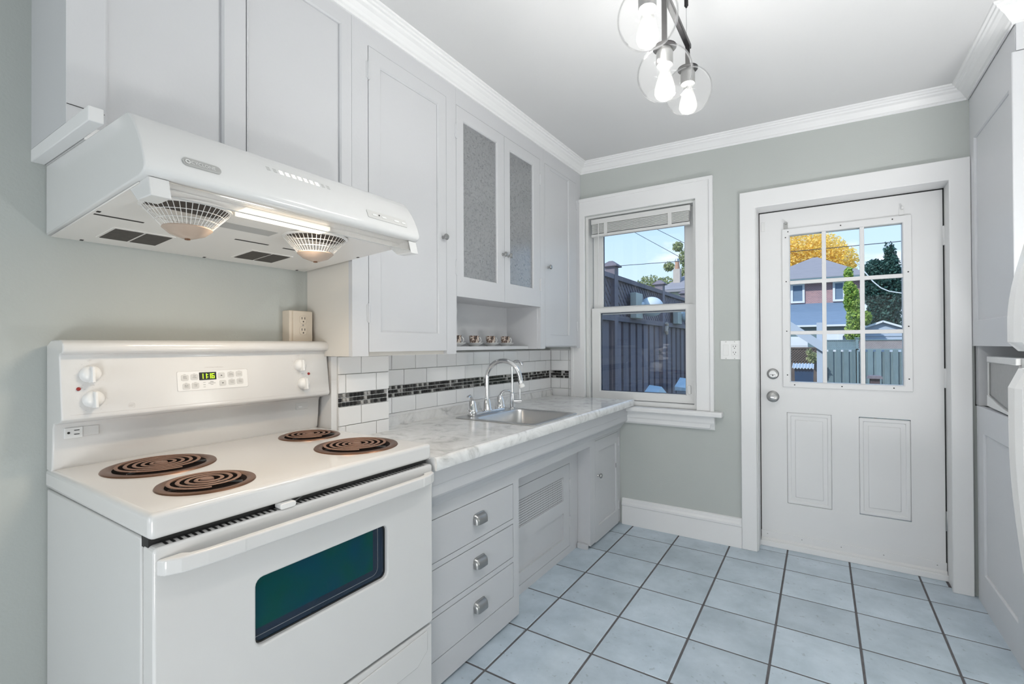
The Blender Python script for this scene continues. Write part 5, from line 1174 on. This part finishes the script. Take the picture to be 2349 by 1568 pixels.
# neighbour's house behind the side fence
nh = thing('neighbour_house', 'pale house with grey hip roof and brick chimney beyond the dark fence', 'house', (-3.2, 17, GZ))
MB().box(-4.30, -1.4, 15.9, 19, GZ, 2.98).build('wall', 'stucco', nh)
rf = MB().add([(-4.55, 15.6, 2.96), (-1.0, 15.6, 2.96), (-1.0, 19.3, 2.96), (-4.55, 19.3, 2.96), (-3.55, 17.4, 3.86), (-2.2, 17.4, 3.86), (-4.55, 15.6, 2.90), (-1.0, 15.6, 2.90), (-1.0, 19.3, 2.90), (-4.55, 19.3, 2.90)],
              [(0, 1, 5, 4), (1, 2, 5), (2, 3, 4, 5), (3, 0, 4), (0, 6, 7, 1), (1, 7, 8, 2), (2, 8, 9, 3), (3, 9, 6, 0), (6, 9, 8, 7)]).build('roof', 'roof_grey', nh)
MB().box(-4.10, -3.88, 16.2, 16.42, 2.9, 3.72).build('chimney', 'chimney_grey', nh)
cpn = MB().lathe([(0.075, 0), (0.085, 0.02), (0.065, 0.20), (0.075, 0.24)], (-3.99, 16.31, 3.72), n=14).build('chimney_pot', 'chimney_brick', nh)
MB().lathe([(0.075, 0), (0.08, 0.05), (0.05, 0.11)], (-3.99, 16.31, 3.96), n=14).build('chimney_cowl', 'nickel', nh)

# brick house behind the back fence
bh = thing('brick_house', 'brick house with grey hip roof and blue-grey lower roof beyond the fence', 'house', (0, 28, GZ))
MB().box(-2.4, 1.5, 26.0, 30, GZ, 4.2).build('wall', 'house_brick', bh)
MB().add([(-2.75, 25.6, 4.23), (1.85, 25.6, 4.23), (1.85, 30.4, 4.23), (-2.75, 30.4, 4.23), (-0.30, 28.0, 5.50), (-0.10, 28.0, 5.50), (-2.75, 25.6, 4.10), (1.85, 25.6, 4.10), (1.85, 30.4, 4.10), (-2.75, 30.4, 4.10)],
         [(0, 1, 5, 4), (1, 2, 5), (2, 3, 4, 5), (3, 0, 4), (0, 6, 7, 1), (1, 7, 8, 2), (2, 8, 9, 3), (3, 9, 6, 0), (6, 9, 8, 7)]).build('roof', 'roof_grey', bh)
MB().box(-2.80, 1.9, 25.55, 25.60, 4.06, 4.20).build('gutter', 'fascia', bh)
for x0, x1 in ((-1.16, -0.60), (0.48, 0.95)):
    wf = MB().ring('y', (x0, x1, 3.12, 4.02), (x0 + 0.09, x1 - 0.09, 3.21, 3.94), 26.0, 25.93).build('window', 'siding_white', bh)
    MB().box(x0 + 0.08, x1 - 0.08, 25.97, 25.99, 3.20, 3.95).build('pane', 'roof_blue', wf)
MB().add([(-3.8, 24.6, 2.05), (1.25, 24.6, 2.05), (1.25, 26.0, 3.08), (-3.8, 26.0, 3.08), (-3.8, 24.6, 1.99), (1.25, 24.6, 1.99), (1.25, 26.0, 2.95), (-3.8, 26.0, 2.95)],
         [(0, 1, 2, 3), (7, 6, 5, 4), (0, 4, 5, 1), (1, 5, 6, 2), (2, 6, 7, 3), (3, 7, 4, 0)]).build('lower_roof', 'roof_blue', bh)
MB().box(-3.85, 1.28, 24.54, 24.60, 1.96, 2.04).build('lower_gutter', 'siding_white', bh)
MB().box(-3.5, 1.1, 24.8, 25.9, GZ, 2.0).build('lower_wall', 'fascia', bh)

# garden shed with white siding
sh = thing('garden_shed', 'pale blue garden shed with gabled roof behind the back fence', 'shed', (1.2, 16, GZ))
for k in range(8):
    MB().box(0.50, 2.40, 15.2, 15.24, GZ + k * 0.245, GZ + k * 0.245 + 0.238).build('siding_board', 'siding_blue', sh)
MB().box(0.52, 2.38, 15.24, 16.9, GZ, 1.40).build('wall', 'siding_blue', sh)
MB().prism([(0.40, 1.40), (2.24, 1.40), (1.32, 1.765)], 'y', 15.18, 17.0).build('gable', 'siding_blue', sh)
for s in (-1, 1):
    MB().bar((1.32, 15.10, 1.775), (1.32 + s * 1.02, 15.10, 1.775 - 0.405), 0.06, 0.045).build('gable_trim', 'siding_white', sh)
    MB().add([(1.32, y, z) for y in (15.08, 17.1) for z in (1.80, 1.78)] + [(1.32 + s * 1.06, y, z) for y in (15.08, 17.1) for z in (1.38, 1.36)],
             [(0, 2, 6, 4), (1, 5, 7, 3), (0, 4, 5, 1), (2, 3, 7, 6), (4, 6, 7, 5), (0, 1, 3, 2)]).build('roof_side', 'roof_blue', sh)
wsd = thing('white_shed', 'small white sided outbuilding left of the blue shed', 'shed', (0.25, 13.8, GZ))
for k in range(9):
    MB().box(-0.02, 0.39, 13.50, 13.53, GZ + k * 0.2225, GZ + k * 0.2225 + 0.217).build('siding_board', 'siding_white', wsd)
MB().box(-0.02, 0.39, 13.53, 14.4, GZ, 1.44).build('wall', 'siding_white', wsd)
MB().box(0.355, 0.435, 13.46, 13.54, GZ, 1.465).build('corner_board', 'siding_white', wsd)

# back fence
bf = thing('fence', 'weathered blue-green board fence with lattice top at the end of the yard', 'fence', (1.0, 12.5, GZ))
YF = 12.5
for x in (-0.03, 0.652, 1.62):
    p = MB().box(x - 0.024, x + 0.024, YF - 0.03, YF + 0.03, GZ, 1.325).build('post', 'fence_blue', bf)
    MB().box(x - 0.042, x + 0.042, YF - 0.045, YF + 0.045, 1.325, 1.350).build('post_cap', 'fence_blue', p)
MB().box(0.0, 2.6, YF - 0.02, YF + 0.02, 1.285, 1.302).build('top_rail', 'fence_blue', bf)
MB().box(0.0, 2.6, YF - 0.03, YF + 0.02, 1.085, 1.108).build('mid_rail', 'fence_blue', bf)
x = 0.0; k = 0
while x < 2.6:
    MB().box(x + 0.004, x + 0.092, YF - 0.03, YF - 0.012, GZ, 1.085).build('board', 'fence_blue', bf)
    MB().box(x + 0.078, x + 0.152, YF + 0.012, YF + 0.028, GZ, 1.045).build('rear_board', 'fence_blue', bf)
    x += 0.138; k += 1
for (xa, xb, mt) in ((0.0, 0.63, 'fence_blue'), (0.68, 2.6, 'lattice_grey')):
    l2 = MB(); w = 0.18; x = xa - w
    while x < xb:
        for s, dy in ((1, 0), (-1, 0.007)):
            t0 = max(0, (xa - x) / w); t1 = min(1, (xb - x) / w)
            if t1 - t0 > 0.04:
                l2.bar((x + w * t0, YF + dy, 1.106 + w * (t0 if s > 0 else 1 - t0)), (x + w * t1, YF + dy, 1.106 + w * (t1 if s > 0 else 1 - t1)), 0.022, 0.006, up=(0, 1, 0))
        x += 0.038
    l2.xf(lambda X, Y, Z: (X, Y, Z)).build('lattice', mt, bf, kind='stuff')
df = thing('fence', 'dark brown lattice screen behind the blue bin', 'fence', (-0.4, 12.3, GZ))
MB().box(-1.6, -0.04, 12.34, 12.36, GZ, 1.12).build('backing_board', 'fence_brown', df)
l3 = MB(); x = -1.9
while x < -0.05:
    for s, dy in ((1, 0), (-1, 0.007)):
        t0 = max(0, (-1.6 - x) / 0.3); t1 = min(1, (-0.05 - x) / 0.3)
        if t1 - t0 > 0.04: l3.bar((x + 0.3 * t0, 12.32 + dy, 0.82 + 0.3 * (t0 if s > 0 else 1 - t0)), (x + 0.3 * t1, 12.32 + dy, 0.82 + 0.3 * (t1 if s > 0 else 1 - t1)), 0.02, 0.006, up=(0, 1, 0))
    x += 0.055
l3.build('lattice', 'fence_brown', df, kind='stuff')
MB().box(-1.6, -0.04, 12.30, 12.37, 1.112, 1.145).build('top_rail', 'fence_brown', df)
sb = thing('garden_shed', 'white sided shed wall above the lattice screen', 'shed', (-0.7, 13.2, GZ))
for k in range(9):
    MB().box(-1.8, -0.25, 13.0, 13.03, GZ + k * 0.215, GZ + k * 0.215 + 0.209).build('siding_board', 'siding_white', sb)
MB().box(-1.8, -0.26, 13.03, 14.0, GZ, 1.385).build('wall', 'siding_white', sb)
tree('leafy_shrub', 'small pale green plant in front of the lattice screen above the bin', (-0.17, 12.1, GZ), 1.4, 0.015, [B(-0.14, 12.1, 0.93, 0.12, 0.1, 0.13), B(-0.2, 12.1, 1.02, 0.06, 0.06, 0.1)], 260, 0.03, 'leaf_olive')

# white post with a diagonal brace (stair of the porch)
po = thing('porch_post', 'pale painted post with a diagonal stair brace seen through the left door panes', 'post', (-0.01, 7.0, GZ))
MB().box(-0.040, 0.024, 6.96, 7.04, GZ, 1.48).build('post', 'post_paint', po)
MB().add([(x, y, z) for y in (6.90, 6.955) for x, z in ((-0.62, 1.600), (0.030, 1.115), (0.030, 1.230), (-0.44, 1.600))], [(0, 1, 2, 3), (7, 6, 5, 4), (0, 4, 5, 1), (1, 5, 6, 2), (2, 6, 7, 3), (3, 7, 4, 0)]).build('brace', 'post_paint', po)

bn = thing('recycling_bin', 'dark blue bin with a pale corrugated lid by the lattice screen', 'bin', (-0.27, 10.0, GZ))
MB().prism([(-0.36, GZ), (-0.14, GZ), (-0.105, 0.79), (-0.395, 0.79)], 'y', 9.86, 10.14).build('body', 'bin_blue', bn, bevel=0.01)
cl_ = MB(); N_ = 42; vs = []
for k in range(N_ + 1):
    x = -0.43 + 0.33 * k / N_; dz = 0.010 * math.sin(k / N_ * 2 * PI * 7)
    vs += [(x, 9.80, 0.797 + dz), (x, 10.2, 0.862 + dz), (x, 9.80, 0.785 + dz), (x, 10.2, 0.85 + dz)]
fs = [(k * 4, k * 4 + 4, k * 4 + 5, k * 4 + 1) for k in range(N_)] + [(k * 4 + 2, k * 4 + 3, k * 4 + 7, k * 4 + 6) for k in range(N_)] + [(k * 4, k * 4 + 2, k * 4 + 6, k * 4 + 4) for k in range(N_)] + [(k * 4 + 1, k * 4 + 5, k * 4 + 7, k * 4 + 3) for k in range(N_)] + [(0, 1, 3, 2), (N_ * 4, N_ * 4 + 2, N_ * 4 + 3, N_ * 4 + 1)]
cl_.add(vs, fs, True).build('corrugated_lid', 'bin_lid', bn)

bi = thing('bird_feeder', 'small dark brown bird house in the lower right door pane', 'bird house', (0.606, 8.0, GZ))
MB().box(0.590, 0.622, 7.98, 8.02, GZ, 0.62).build('pole', 'bird_wood', bi)
MB().box(0.554, 0.658, 7.94, 8.06, 0.60, 0.752).build('house', 'bird_wood', bi)
MB().prism([(0.520, 0.752), (0.692, 0.752), (0.672, 0.790), (0.540, 0.790)], 'y', 7.90, 8.10).build('roof', 'fence_dark', bi)

# overhead wires
def sag(a, b, s, n=14): return [tuple(a[i] + (b[i] - a[i]) * t - (s * 4 * t * (1 - t) if i == 2 else 0) for i in range(3)) for t in [k / n for k in range(n + 1)]]
for a, b, s, r, mt, lb in (((-7.5, 14, 3.70), (6, 14, 3.62), 0.10, 0.009, 'wire_dark', 'upper dark overhead wire crossing the sky behind the house roof'),
                       ((-7.6, 14, 2.88), (-1.5, 14, 2.86), 0.08, 0.006, 'wire_dark', 'thin lower overhead wire in front of the trees in the window'),
                       ((-3.4, 7.0, 3.62), (-1.5, 7.2, 2.35), 0.0, 0.004, 'wire_dark', 'steep thin wire at the top right of the window, left of two'),
                       ((-3.18, 7.0, 3.66), (-1.3, 7.2, 2.47), 0.0, 0.004, 'wire_dark', 'steep thin wire at the top right of the window, right of two')):
    tag(MB().tube(sag(a, b, s), r, n=6).build('overhead_wire', mt), lb, 'wire', 'overhead wires')
tag(MB().tube([(0.50, 10, 2.62), (0.645, 10, 2.417), (0.744, 10, 2.262), (0.85, 10, 2.145), (0.96, 10, 2.08), (1.118, 10, 2.04), (1.4, 10, 2.03)], 0.010, n=6).build('overhead_wire', 'wire_pale'), 'pale sagging cable in front of the dark conifer', 'wire', 'overhead wires')
